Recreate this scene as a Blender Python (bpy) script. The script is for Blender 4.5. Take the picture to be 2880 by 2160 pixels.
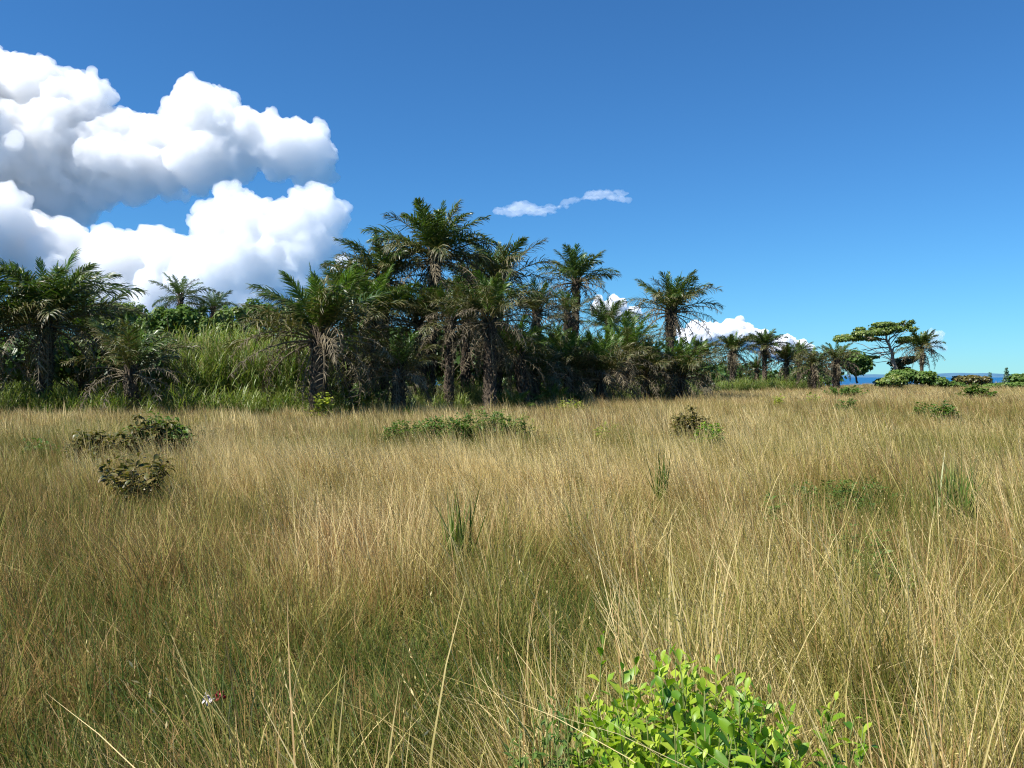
import bpy, bmesh, math, random
import numpy as np
from mathutils import Vector, noise as mnoise

for o in list(bpy.data.objects):
    bpy.data.objects.remove(o)
sc = bpy.context.scene
COL = sc.collection
R = math.radians
F = 2397.0          # focal length in photograph pixels
EYE = 1.6

# ------------------------------------------------------------------ camera
cd = bpy.data.cameras.new('camera')
cam = bpy.data.objects.new('camera', cd); COL.objects.link(cam)
cam.location = (0, 0, EYE)
cam.rotation_euler = (R(90 - 0.46), 0, 0)
cd.sensor_width = 36.0
cd.lens = 36.0 / (2 * math.tan(R(31.0)))
cd.clip_start = 0.05
cd.clip_end = 90000
sc.camera = cam

# ------------------------------------------------------------------ sky and sun
SUN_AZ = math.atan2(-0.86, -0.50)   # direction towards the sun, seen from above (x, y)
SUN_EL = R(52)
w = bpy.data.worlds.new('World'); sc.world = w; w.use_nodes = True
wn = w.node_tree; wn.nodes.clear()
sky = wn.nodes.new('ShaderNodeTexSky'); sky.sky_type = 'NISHITA'
sky.sun_disc = False
sky.sun_elevation = SUN_EL
sky.sun_rotation = SUN_AZ
sky.air_density = 1.0; sky.dust_density = 0.0; sky.ozone_density = 3.0; sky.altitude = 0
hsv = wn.nodes.new('ShaderNodeMixRGB'); hsv.blend_type = 'MULTIPLY'; hsv.inputs[0].default_value = 1.0; hsv.inputs[2].default_value = (0.29, 0.64, 0.95, 1)   # clear tropical air
bg = wn.nodes.new('ShaderNodeBackground'); bg.inputs['Strength'].default_value = 0.078
wo = wn.nodes.new('ShaderNodeOutputWorld')
wn.links.new(sky.outputs[0], hsv.inputs[1])
wn.links.new(hsv.outputs[0], bg.inputs[0]); wn.links.new(bg.outputs[0], wo.inputs[0])

sd = bpy.data.lights.new('sun', 'SUN'); sd.energy = 5.0; sd.angle = R(0.53); sd.color = (1.0, 0.955, 0.88)
sun = bpy.data.objects.new('sun', sd); COL.objects.link(sun)
tosun = Vector((math.sin(SUN_AZ) * math.cos(SUN_EL), math.cos(SUN_AZ) * math.cos(SUN_EL), math.sin(SUN_EL)))
sun.rotation_euler = tosun.to_track_quat('Z', 'Y').to_euler()
sun.location = (0, 0, 50)

sc.view_settings.view_transform = 'Standard'
sc.view_settings.look = 'None'
sc.view_settings.exposure = 0.87
sc.view_settings.gamma = 1.0
sc.view_settings.use_curve_mapping = False
sc.render.engine = 'CYCLES'
cy = sc.cycles
cy.max_bounces = 12; cy.diffuse_bounces = 3; cy.glossy_bounces = 2; cy.transmission_bounces = 3
cy.volume_bounces = 11; cy.transparent_max_bounces = 128
cy.caustics_reflective = False; cy.caustics_refractive = False
cy.use_adaptive_sampling = True; cy.adaptive_threshold = 0.02
sc.render.filter_size = 1.15
cy.filter_width = 1.15
cy.use_denoising = True; cy.denoiser = 'OPENIMAGEDENOISE'; cy.denoising_input_passes = 'RGB_ALBEDO_NORMAL'; cy.denoising_prefilter = 'NONE'
cy.sample_clamp_indirect = 6.0

# ------------------------------------------------------------------ helpers
rs = np.random.RandomState(7)
rnd = random.Random(11)

def X(u, d): return (u - 1440.0) / F * d
def Z(v, d): return EYE - (v - 1061.0) / F * d
def D(v, z=0.5): return (EYE - z) * F / (v - 1061.0)

def tag(o, label=None, cat=None, group=None, kind=None):
    if label: o['label'] = label
    if cat: o['category'] = cat
    if group: o['group'] = group
    if kind: o['kind'] = kind
    return o

def mesh_from(name, V, T, attrs=None, mat=None, smooth=False):
    """V (n,3), T (m,3) triangles."""
    V = np.ascontiguousarray(V, dtype=np.float32); T = np.ascontiguousarray(T, dtype=np.int32)
    me = bpy.data.meshes.new(name)
    me.vertices.add(len(V)); me.vertices.foreach_set('co', V.ravel())
    me.loops.add(T.size); me.loops.foreach_set('vertex_index', T.ravel())
    me.polygons.add(len(T)); me.polygons.foreach_set('loop_start', np.arange(0, T.size, 3, dtype=np.int32))
    if smooth: me.polygons.foreach_set('use_smooth', np.ones(len(T), dtype=bool))
    me.update(calc_edges=True)
    for k, a in (attrs or {}).items():
        at = me.attributes.new(k, 'FLOAT', 'POINT'); at.data.foreach_set('value', np.asarray(a, dtype=np.float32))
    if mat: me.materials.append(mat)
    return me

def obj(name, me, parent=None, loc=(0, 0, 0), rot=(0, 0, 0), scale=None):
    o = bpy.data.objects.new(name, me); COL.objects.link(o)
    o.location = loc; o.rotation_euler = rot
    if scale is not None: o.scale = (scale,) * 3 if not hasattr(scale, '__len__') else scale
    if parent: o.parent = parent
    return o

def empty(name, loc=(0, 0, 0)):
    o = bpy.data.objects.new(name, None); COL.objects.link(o); o.location = loc
    o.empty_display_size = 0.2
    return o

class Buf:
    """collects triangles with a per-piece random value and a position along the piece"""
    def __init__(s): s.V = []; s.T = []; s.r = []; s.t = []; s.n = 0
    def add(s, V, T, r, t):
        s.V.append(V); s.T.append(T + s.n); s.r.append(r); s.t.append(t); s.n += len(V)
    def mesh(s, name, mat, smooth=False):
        return mesh_from(name, np.concatenate(s.V), np.concatenate(s.T),
                         {'rnd': np.concatenate(s.r), 't': np.concatenate(s.t)}, mat, smooth)

def unit(a): return a / (np.linalg.norm(a, axis=-1, keepdims=True) + 1e-9)

def ribbons(buf, P, S, W, r=None):
    """P (n,k,3) centre lines, S (n,k,3) side vectors, W (n,k) half widths"""
    n, k, _ = P.shape
    V = np.empty((n, k, 2, 3)); V[:, :, 0] = P - S * W[..., None]; V[:, :, 1] = P + S * W[..., None]
    base = np.arange(n)[:, None] * (2 * k) + np.arange(k - 1)[None] * 2
    a = base.ravel()
    T = np.concatenate([np.stack([a, a + 1, a + 3], 1), np.stack([a, a + 3, a + 2], 1)])
    if r is None: r = rs.rand(n)
    rr = np.repeat(r, 2 * k); tt = np.tile(np.repeat(np.linspace(0, 1, k), 2), n)
    buf.add(V.reshape(-1, 3), T, rr, tt)

def leaves(buf, P, Dv, N, L, Wd, fold=0.25, droop=0.2, r=None):
    """small folded leaves: base P, direction Dv, normal N, length L, half width Wd"""
    n = len(P); Dv = unit(Dv); S = unit(np.cross(Dv, N)); N = unit(np.cross(S, Dv))
    L = np.broadcast_to(L, (n,))[:, None]; Wd = np.broadcast_to(Wd, (n,))[:, None]
    mid = P + Dv * L * 0.45 - N * Wd * fold
    lft = P + Dv * L * 0.5 - S * Wd; rgt = P + Dv * L * 0.5 + S * Wd
    tip = P + Dv * L - N * L * droop
    V = np.stack([P, lft, rgt, mid, tip], 1).reshape(-1, 3)
    b = np.arange(n) * 5
    T = np.concatenate([np.stack([b, b + 1, b + 3], 1), np.stack([b, b + 3, b + 2], 1),
                        np.stack([b + 1, b + 4, b + 3], 1), np.stack([b + 3, b + 4, b + 2], 1)])
    if r is None: r = rs.rand(n)
    buf.add(V, T, np.repeat(r, 5), np.tile(np.array([0, .5, .5, .4, 1.0]), n))

def tube(buf, pts, rad, sides=7, r=0.5, jit=0.0):
    pts = np.asarray(pts, float); k = len(pts); rad = np.broadcast_to(rad, (k,))
    tan = unit(np.gradient(pts, axis=0))
    ref = np.where(np.abs(tan[:, 2:3]) > 0.9, np.array([[1.0, 0, 0]]), np.array([[0, 0, 1.0]]))
    s1 = unit(np.cross(tan, ref)); s2 = np.cross(tan, s1)
    a = np.linspace(0, 2 * np.pi, sides, endpoint=False)
    rr = rad[:, None] * (1 + jit * rs.randn(k, sides))
    V = pts[:, None] + rr[..., None] * (np.cos(a)[None, :, None] * s1[:, None] + np.sin(a)[None, :, None] * s2[:, None])
    V = np.concatenate([V.reshape(-1, 3), pts[-1:]])
    T = []
    for i in range(k - 1):
        for j in range(sides):
            p = i * sides + j; q = i * sides + (j + 1) % sides
            T += [(p, q, q + sides), (p, q + sides, p + sides)]
    e = (k - 1) * sides
    T += [(e + j, e + (j + 1) % sides, k * sides) for j in range(sides)]
    buf.add(V, np.array(T), np.full(len(V), r), np.append(np.repeat(np.linspace(0, 1, k), sides), 1.0))

def vnoise(x, y, seed=0):
    xi = np.floor(x).astype(np.int64); yi = np.floor(y).astype(np.int64)
    fx = x - xi; fy = y - yi; fx = fx * fx * (3 - 2 * fx); fy = fy * fy * (3 - 2 * fy)
    def h(a, b):
        n = (a * 374761393 + b * 668265263 + seed * 1442695041) & 0xFFFFFFFF
        n = ((n ^ (n >> 13)) * 1274126177) & 0xFFFFFFFF
        return ((n ^ (n >> 16)) & 0xFFFF) / 65535.0
    return (h(xi, yi) * (1 - fx) + h(xi + 1, yi) * fx) * (1 - fy) + (h(xi, yi + 1) * (1 - fx) + h(xi + 1, yi + 1) * fx) * fy

def fbm(x, y, seed=0, oct=4):
    s = 0; a = 0.5
    for i in range(oct): s = s + a * vnoise(x * 2 ** i, y * 2 ** i, seed + i); a *= 0.5
    return s / (1 - 0.5 ** oct)

# ------------------------------------------------------------------ materials
def nodes_of(name):
    m = bpy.data.materials.new(name); m.use_nodes = True
    nt = m.node_tree; nt.nodes.clear()
    return m, nt, nt.nodes.new, nt.links.new

def leaf_mat(name, cols, tip=None, trans=0.3, rough=0.45, spec=0.4, objvar=0.25, tips=0.75):
    """cols: colours picked by the per-leaf random value; tip: colour of withered tips"""
    m, nt, N, Lk = nodes_of(name)
    out = N('ShaderNodeOutputMaterial')
    a = N('ShaderNodeAttribute'); a.attribute_name = 'rnd'
    oi = N('ShaderNodeObjectInfo')
    ad = N('ShaderNodeMath'); ad.operation = 'MULTIPLY_ADD'
    sb = N('ShaderNodeMath'); sb.operation = 'SUBTRACT'; sb.inputs[1].default_value = 0.5
    Lk(oi.outputs['Random'], sb.inputs[0]); Lk(sb.outputs[0], ad.inputs[0]); ad.inputs[1].default_value = objvar; Lk(a.outputs['Fac'], ad.inputs[2])
    cr = N('ShaderNodeValToRGB'); el = cr.color_ramp.elements
    for i, c in enumerate(cols):
        p = i / max(1, len(cols) - 1)
        e = el[i] if i < 2 else el.new(p)
        e.position = p; e.color = (*c, 1)
    Lk(ad.outputs[0], cr.inputs[0])
    col = cr.outputs[0]
    if tip:
        t = N('ShaderNodeAttribute'); t.attribute_name = 't'
        mr = N('ShaderNodeMapRange'); mr.inputs[1].default_value = tips; mr.inputs[2].default_value = 1.0
        Lk(t.outputs['Fac'], mr.inputs[0])
        mx = N('ShaderNodeMixRGB'); mx.inputs[2].default_value = (*tip, 1)
        Lk(mr.outputs[0], mx.inputs[0]); Lk(col, mx.inputs[1]); col = mx.outputs[0]
    p = N('ShaderNodeBsdfPrincipled'); p.inputs['Roughness'].default_value = rough
    p.inputs['Specular IOR Level'].default_value = spec
    Lk(col, p.inputs['Base Color'])
    if trans > 0:
        tr = N('ShaderNodeBsdfTranslucent')
        br = N('ShaderNodeMixRGB'); br.blend_type = 'MULTIPLY'; br.inputs[0].default_value = 1; br.inputs[2].default_value = (1.5, 1.6, 0.7, 1)
        Lk(col, br.inputs[1]); Lk(br.outputs[0], tr.inputs[0])
        mix = N('ShaderNodeMixShader'); mix.inputs[0].default_value = trans
        Lk(p.outputs[0], mix.inputs[1]); Lk(tr.outputs[0], mix.inputs[2]); Lk(mix.outputs[0], out.inputs[0])
    else: Lk(p.outputs[0], out.inputs[0])
    return m

def rough_mat(name, c1, c2, scale=6.0, rough=0.9, bump=0.4, detail=8, dist=0.02):
    m, nt, N, Lk = nodes_of(name)
    out = N('ShaderNodeOutputMaterial'); tc = N('ShaderNodeTexCoord')
    nz = N('ShaderNodeTexNoise'); nz.inputs['Scale'].default_value = scale; nz.inputs['Detail'].default_value = detail
    Lk(tc.outputs['Object'], nz.inputs['Vector'])
    cr = N('ShaderNodeValToRGB'); cr.color_ramp.elements[0].position = 0.35; cr.color_ramp.elements[1].position = 0.65
    cr.color_ramp.elements[0].color = (*c1, 1); cr.color_ramp.elements[1].color = (*c2, 1)
    Lk(nz.outputs[0], cr.inputs[0])
    p = N('ShaderNodeBsdfPrincipled'); p.inputs['Roughness'].default_value = rough
    p.inputs['Specular IOR Level'].default_value = 0.2
    bp = N('ShaderNodeBump'); bp.inputs['Strength'].default_value = bump; bp.inputs['Distance'].default_value = dist
    Lk(nz.outputs[0], bp.inputs['Height']); Lk(bp.outputs[0], p.inputs['Normal'])
    Lk(cr.outputs[0], p.inputs['Base Color']); Lk(p.outputs[0], out.inputs[0])
    return m

def grass_mat(name, green, tan, brown, trans=0.25):
    m, nt, N, Lk = nodes_of(name)
    out = N('ShaderNodeOutputMaterial')
    a = N('ShaderNodeAttribute'); a.attribute_name = 'rnd'
    t = N('ShaderNodeAttribute'); t.attribute_name = 't'
    ti = N('ShaderNodeAttribute'); ti.attribute_type = 'INSTANCER'; ti.attribute_name = 'tint'
    rd = N('ShaderNodeAttribute'); rd.attribute_type = 'INSTANCER'; rd.attribute_name = 'red'
    # dryness = tint + 0.75*(rnd-.5) + 0.35*(t-.6)
    m1 = N('ShaderNodeMath'); m1.operation = 'MULTIPLY_ADD'; m1.inputs[1].default_value = 0.8; m1.inputs[2].default_value = -0.4 - 0.24
    Lk(a.outputs['Fac'], m1.inputs[0])
    m2 = N('ShaderNodeMath'); m2.operation = 'MULTIPLY_ADD'; m2.inputs[1].default_value = 0.4
    Lk(t.outputs['Fac'], m2.inputs[0]); Lk(m1.outputs[0], m2.inputs[2])
    m3 = N('ShaderNodeMath'); m3.operation = 'ADD'; m3.use_clamp = True
    Lk(m2.outputs[0], m3.inputs[0]); Lk(ti.outputs['Fac'], m3.inputs[1])
    cr = N('ShaderNodeValToRGB'); el = cr.color_ramp.elements
    el[0].position = 0.0; el[0].color = (*green[0], 1)
    el[1].position = 1.0; el[1].color = (*tan[1], 1)
    e = el.new(0.33); e.color = (*green[1], 1)
    e = el.new(0.66); e.color = (*tan[0], 1)
    Lk(m3.outputs[0], cr.inputs[0])
    # reddish brown withered blades, more of them where the sward is reddish
    fr = N('ShaderNodeMath'); fr.operation = 'MULTIPLY'; fr.inputs[1].default_value = 7.31; Lk(a.outputs['Fac'], fr.inputs[0])
    fc = N('ShaderNodeMath'); fc.operation = 'FRACT'; Lk(fr.outputs[0], fc.inputs[0])
    lt = N('ShaderNodeMath'); lt.operation = 'LESS_THAN'; Lk(fc.outputs[0], lt.inputs[0]); Lk(rd.outputs['Fac'], lt.inputs[1])
    mf = N('ShaderNodeMath'); mf.operation = 'MULTIPLY'; mf.inputs[1].default_value = 0.8; Lk(lt.outputs[0], mf.inputs[0])
    mx = N('ShaderNodeMixRGB'); mx.inputs[2].default_value = (*brown, 1)
    Lk(mf.outputs[0], mx.inputs[0]); Lk(cr.outputs[0], mx.inputs[1])
    p = N('ShaderNodeBsdfPrincipled'); p.inputs['Roughness'].default_value = 0.6; p.inputs['Specular IOR Level'].default_value = 0.35
    Lk(mx.outputs[0], p.inputs['Base Color'])
    tr = N('ShaderNodeBsdfTranslucent'); Lk(mx.outputs[0], tr.inputs[0])
    mix = N('ShaderNodeMixShader'); mix.inputs[0].default_value = trans
    Lk(p.outputs[0], mix.inputs[1]); Lk(tr.outputs[0], mix.inputs[2]); Lk(mix.outputs[0], out.inputs[0])
    return m

M = {}
M['grass'] = grass_mat('dry_grass', [(0.065, 0.112, 0.013), (0.22, 0.225, 0.04)], [(0.45, 0.37, 0.11), (0.80, 0.64, 0.31)], (0.34, 0.20, 0.075), 0.34)
M['frond_green'] = leaf_mat('palm_frond_green', [(0.028, 0.062, 0.010), (0.05, 0.095, 0.016), (0.095, 0.135, 0.03)], tip=(0.17, 0.14, 0.06), tips=0.6, trans=0.22, rough=0.4, spec=0.5)
M['frond_young'] = leaf_mat('palm_frond_young', [(0.05, 0.105, 0.014), (0.08, 0.145, 0.022), (0.13, 0.19, 0.04)], trans=0.3, rough=0.4, spec=0.5)
M['frond_olive'] = leaf_mat('palm_frond_withering', [(0.04, 0.06, 0.013), (0.075, 0.088, 0.022), (0.15, 0.13, 0.048)], tip=(0.16, 0.12, 0.055), tips=0.5, trans=0.15, rough=0.5, spec=0.45)
M['frond_dead'] = leaf_mat('palm_frond_dead', [(0.05, 0.039, 0.022), (0.105, 0.084, 0.050), (0.23, 0.19, 0.115)], trans=0.08, rough=0.7, spec=0.3, objvar=0.5)
M['palm_trunk'] = rough_mat('palm_trunk', (0.03, 0.023, 0.017), (0.11, 0.085, 0.06), 9, 0.9, 0.6, dist=0.05)
M['bark_pale'] = rough_mat('pale_bark', (0.16, 0.13, 0.105), (0.36, 0.31, 0.26), 5, 0.85, 0.4)
M['bark_dark'] = rough_mat('dark_bark', (0.06, 0.045, 0.032), (0.15, 0.11, 0.08), 6, 0.9, 0.5)
M['twig'] = rough_mat('twig', (0.14, 0.11, 0.06), (0.22, 0.17, 0.09), 20, 0.8, 0.3, dist=0.003)
M['green_stem'] = rough_mat('green_stem', (0.10, 0.16, 0.03), (0.20, 0.20, 0.07), 20, 0.7, 0.3, dist=0.003)
M['soil'] = rough_mat('soil_thatch', (0.045, 0.042, 0.018), (0.115, 0.095, 0.042), 2.3, 0.95, 0.6, 10)
M['cane'] = leaf_mat('cane_leaf', [(0.065, 0.12, 0.018), (0.115, 0.18, 0.03), (0.24, 0.27, 0.075)], tip=(0.30, 0.24, 0.10), tips=0.7, trans=0.3, rough=0.45)
M['lime'] = leaf_mat('lime_leaf', [(0.055, 0.15, 0.008), (0.165, 0.29, 0.014), (0.35, 0.44, 0.045)], trans=0.35, rough=0.42, spec=0.4, objvar=0.9)
M['midgreen'] = leaf_mat('mid_green_leaf', [(0.05, 0.105, 0.018), (0.085, 0.155, 0.027), (0.15, 0.21, 0.05)], trans=0.3, rough=0.5, spec=0.25)
M['darkgreen'] = leaf_mat('dark_green_leaf', [(0.03, 0.07, 0.014), (0.055, 0.11, 0.022), (0.10, 0.15, 0.035)], trans=0.25, rough=0.42)
M['bronze'] = leaf_mat('bronze_leaf', [(0.05, 0.065, 0.014), (0.10, 0.095, 0.022), (0.21, 0.165, 0.045)], tip=(0.16, 0.10, 0.04), tips=0.6, trans=0.25, rough=0.4, objvar=0.6)
M['yellowgreen'] = leaf_mat('yellow_green_leaf', [(0.14, 0.19, 0.025), (0.24, 0.30, 0.05), (0.42, 0.42, 0.10)], trans=0.35, rough=0.42)
M['woodland'] = leaf_mat('woodland_leaf', [(0.06, 0.11, 0.018), (0.11, 0.17, 0.03), (0.22, 0.25, 0.06)], trans=0.25, rough=0.45)
M['pine'] = leaf_mat('blue_green_needles', [(0.025, 0.07, 0.04), (0.05, 0.11, 0.06), (0.08, 0.14, 0.08)], trans=0.15, rough=0.5)

# ------------------------------------------------------------------ the ground, the sea, the far shore
edge_u = np.array([-900, 0, 500, 900, 1150, 1350, 1680, 1950, 2030, 2300, 2440, 2600, 3600])
edge_d = np.array([30.5, 31, 31.5, 31.5, 33.5, 37, 47, 55, 84, 96, 150, 150, 140])
def grove_edge(x, y):
    u = 1440 + F * x / np.maximum(y, 0.5)
    return np.interp(u, edge_u, edge_d)

def ground_h(x, y):
    return 0.14 * (fbm(x / 7.0 + 31, y / 7.0 + 5, 3, 3) - 0.5) + np.clip((y - 150) / 60, 0, 1) * -0.35

gx = np.concatenate([np.linspace(-700, -90, 26), np.linspace(-80, 110, 180), np.linspace(120, 700, 26)])
gy = np.concatenate([np.linspace(-12, 60, 110), np.linspace(62, 205, 90)])
GX, GY = np.meshgrid(gx, gy); GZ = ground_h(GX, GY)
GZ[GY > 198] = -2.2
V = np.stack([GX, GY, GZ], -1).reshape(-1, 3); nx = len(gx)
a = (np.arange(len(gy) - 1)[:, None] * nx + np.arange(nx - 1)[None]).ravel()
T = np.concatenate([np.stack([a, a + 1, a + nx + 1], 1), np.stack([a, a + nx + 1, a + nx], 1)])
ground = tag(obj('ground', mesh_from('ground', V, T, None, M['soil'], True)), kind='structure')

def sea_mat():
    m, nt, N, Lk = nodes_of('sea_water')
    out = N('ShaderNodeOutputMaterial'); tc = N('ShaderNodeTexCoord')
    mp = N('ShaderNodeMapping'); mp.inputs['Scale'].default_value = (0.05, 0.16, 1)
    nz = N('ShaderNodeTexNoise'); nz.inputs['Scale'].default_value = 1.0; nz.inputs['Detail'].default_value = 7
    Lk(tc.outputs['Object'], mp.inputs[0]); Lk(mp.outputs[0], nz.inputs[0])
    bp = N('ShaderNodeBump'); bp.inputs['Strength'].default_value = 0.5; bp.inputs['Distance'].default_value = 0.6
    Lk(nz.outputs[0], bp.inputs['Height'])
    p = N('ShaderNodeBsdfPrincipled'); p.inputs['Base Color'].default_value = (0.012, 0.10, 0.23, 1)
    p.inputs['Roughness'].default_value = 0.45; p.inputs['Specular IOR Level'].default_value = 0.22
    Lk(bp.outputs[0], p.inputs['Normal']); Lk(p.outputs[0], out.inputs[0])
    return m
V = np.array([[-60000, 150, -1.5], [60000, 150, -1.5], [60000, 60000, -1.5], [-60000, 60000, -1.5]])
tag(obj('sea', mesh_from('sea', V, np.array([[0, 1, 2], [0, 2, 3]]), None, sea_mat())), kind='structure')

# low coast far across the water, distance haze put into its blue colour
n = 160
xs = np.linspace(2500, 6300, n); hh = 26 + 34 * fbm(xs / 420, xs * 0, 9, 4)
hh *= np.clip((xs - 2500) / 500, 0, 1) * np.clip((6300 - xs) / 900, 0, 1)
rows = []
for j, (dy, k) in enumerate([(0, 0), (250, 0.75), (700, 1.0), (1500, 0)]):
    rows.append(np.stack([xs, np.full(n, 9000.0 + dy), hh * k - 2.0], 1))
V = np.concatenate(rows); a = (np.arange(3)[:, None] * n + np.arange(n - 1)[None]).ravel()
T = np.concatenate([np.stack([a, a + 1, a + n + 1], 1), np.stack([a, a + n + 1, a + n], 1)])
tag(obj('far_coast_hills', mesh_from('far_coast_hills', V, T, None, rough_mat('far_coast_haze_blue', (0.05, 0.13, 0.22), (0.08, 0.17, 0.26), 0.01, 1.0, 0))), kind='structure')

# ------------------------------------------------------------------ clouds: closed puffs filled with white scattering air
def cloud_mat(name, density):
    m, nt, N, Lk = nodes_of(name)
    out = N('ShaderNodeOutputMaterial')
    v = N('ShaderNodeVolumeScatter'); v.inputs['Color'].default_value = (1, 1, 1, 1)
    v.inputs['Density'].default_value = density; v.inputs['Anisotropy'].default_value = 0.0
    Lk(v.outputs[0], out.inputs['Volume'])
    return m

ico_cache = {}
def ico(sub):
    if sub not in ico_cache:
        bm = bmesh.new(); bmesh.ops.create_icosphere(bm, subdivisions=sub, radius=1)
        V = np.array([v.co[:] for v in bm.verts]); T = np.array([[v.index for v in f.verts] for f in bm.faces]); bm.free()
        ico_cache[sub] = (V, T)
    return ico_cache[sub]

def cloud(name, label, puffs, dist, mat, voxel, child=(12, 8), flat=1.0, seed=1, rough=0.28, squash=(1, 1, 1), grow=(0.36, 0.34)):
    """puffs: (u, v, radius, depth) in photograph pixels at distance dist"""
    r_ = np.random.RandomState(seed); s = dist / F
    balls = []
    for (u, v, r, dp) in puffs:
        c = np.array([(u - 1440) * s, dist + dp * s, EYE + (1061 - v) * s]); balls.append((c, r * s, 0))
    lev = list(balls)
    for L, nch in enumerate(child):
        nxt = []
        for c, r, l in lev:
            for k in range(nch):
                dvec = r_.randn(3); dvec[2] = abs(dvec[2]) * 0.9 - 0.25 if L == 0 else dvec[2] + 0.2
                dvec /= np.linalg.norm(dvec)
                rr = r * grow[L] * r_.uniform(0.7, 1.3)
                nxt.append((c + dvec * r * r_.uniform(0.82, 1.0), rr, L + 1))
        balls += nxt; lev = nxt
    Vs, Ts, off = [], [], 0
    for c, r, l in balls:
        V, T = ico(3 if l == 0 else 2 if l == 1 else 1)
        Vs.append(V * r * np.array(squash) + c); Ts.append(T + off); off += len(V)
    me = mesh_from('tmp', np.concatenate(Vs), np.concatenate(Ts))
    o = bpy.data.objects.new('tmp', me); COL.objects.link(o)
    md = o.modifiers.new('r', 'REMESH'); md.mode = 'VOXEL'; md.voxel_size = voxel * s
    dg = bpy.context.evaluated_depsgraph_get(); ev = o.evaluated_get(dg)
    m2 = bpy.data.meshes.new_from_object(ev)
    bpy.data.objects.remove(o); bpy.data.meshes.remove(me)
    nv = len(m2.vertices); co = np.empty(nv * 3, np.float32); m2.vertices.foreach_get('co', co); co = co.reshape(-1, 3)
    no = np.empty(nv * 3, np.float32); m2.vertices.foreach_get('normal', no); no = no.reshape(-1, 3)
    q = 1 / (34 * s)
    dsp = np.array([mnoise.fractal(Vector(p * q), 0.7, 2.1, 5) for p in co])
    co = co + no * (dsp * rough * 34 * s)[:, None]
    m2.vertices.foreach_set('co', co.astype(np.float32).ravel()); m2.update()
    o = bpy.data.objects.new('tmp', m2); COL.objects.link(o)          # clean where the bulges run into each other
    md = o.modifiers.new('r', 'REMESH'); md.mode = 'VOXEL'; md.voxel_size = voxel * s * .9
    m3 = bpy.data.meshes.new_from_object(o.evaluated_get(bpy.context.evaluated_depsgraph_get()))
    bpy.data.objects.remove(o); bpy.data.meshes.remove(m2); m2 = m3
    nv = len(m2.vertices); co = np.empty(nv * 3, np.float32); m2.vertices.foreach_get('co', co); co = co.reshape(-1, 3)
    m2.materials.clear(); m2.materials.append(mat); m2.name = name
    c0 = co.mean(0); c0[2] = co[:, 2].min()
    m2.transform(__import__('mathutils').Matrix.Translation(Vector(-c0)))
    o = obj(name, m2, None, tuple(c0)); tag(o, label, 'cloud', 'clouds over the palms')
    return o

CM = cloud_mat('cloud_dense', 0.010)
cloud('cumulus_cloud', 'huge white cumulus cloud with several towers filling the upper left sky',
      [(-170, 330, 170, 0), (0, 305, 140, 0), (55, 265, 95, 10), (130, 315, 105, -20), (235, 300, 78, 0), (200, 350, 90, -30), (310, 380, 78, 0),
       (392, 372, 60, 10), (450, 425, 68, 0), (520, 400, 74, 0), (565, 322, 84, 0), (618, 345, 78, 0), (645, 300, 35, 0), (690, 385, 75, 0),
       (752, 405, 76, 0), (812, 420, 78, 0), (858, 418, 72, 0), (890, 450, 56, 0), (905, 490, 36, 0), (0, 450, 160, -60), (150, 450, 135, -60),
       (280, 460, 105, -40), (380, 470, 88, -20), (470, 485, 70, 0), (560, 450, 85, -20), (660, 440, 68, 0), (-170, 520, 180, -60), (300, 530, 70, -40),
       (390, 530, 55, -20), (180, 540, 85, -60), (40, 550, 110, -80), (480, 540, 30, 0), (690, 490, 32, 0), (780, 470, 45, 0),
       (-250, 300, 220, -160), (-60, 420, 150, -120), (-240, 480, 200, -160), (-40, 620, 110, -60), (120, 620, 80, -40), (230, 600, 50, -20), (560, 520, 34, 0), (620, 500, 40, 0), (520, 560, 18, 0), (850, 480, 40, 0)],  # forward puffs beyond the left edge are added to shade the low bank
      8000, CM, 3.6, (12, 9), seed=3, rough=.4)
cloud('cumulus_cloud', 'bright white cumulus heap low behind the leftmost big palms, right of the grey bank',
      [(640, 630, 80, 0), (600, 640, 52, 0), (700, 645, 82, 0), (770, 665, 78, 0), (838, 625, 76, 0), (888, 598, 64, 0), (938, 606, 46, 0), (968, 588, 20, 0),
       (860, 700, 84, 0), (790, 745, 90, 0), (700, 740, 100, 0), (620, 745, 95, 0), (840, 790, 70, 0), (560, 770, 85, 20), (905, 660, 46, 0), (640, 830, 80, 20), (760, 840, 80, 20)],
      6300, CM, 3.4, (12, 9), seed=5, rough=.4)
cloud('cloud_bank', 'grey shaded cloud bank hanging low over the palms at the left edge',
      [(-140, 690, 160, 0), (40, 710, 130, 0), (170, 740, 110, 0), (240, 700, 40, 0), (320, 740, 92, 0), (420, 712, 66, 0), (490, 735, 78, 0), (140, 830, 95, 0),
       (330, 820, 95, 0), (450, 830, 90, 0), (240, 840, 80, 0), (540, 850, 70, 0), (-60, 640, 120, -150), (-200, 620, 170, -300), (60, 640, 80, -120)],
      6900, CM, 5.5, seed=9)
CM2 = cloud_mat('cloud_far', 0.022)
cloud('cumulus_cloud', 'row of small white cumulus tops behind the far right palms',
      [(1950, 955, 40, 0), (1985, 935, 30, 0), (2010, 945, 30, 0), (2055, 935, 36, 0), (2085, 940, 36, 0), (2120, 960, 34, 0), (2160, 980, 30, 0), (2200, 982, 36, 0), (2245, 990, 30, 0), (2275, 985, 16, 0)],
      15000, CM2, 2.6, (12, 6), seed=12)
cloud('cumulus_cloud', 'tiny white cumulus top between the two tall palms right of centre',
      [(1690, 870, 26, 0), (1725, 856, 22, 0), (1745, 862, 20, 0), (1780, 885, 24, 0), (1720, 890, 30, 0)], 15000, CM2, 2.2, (12, 6), seed=13)
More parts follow.
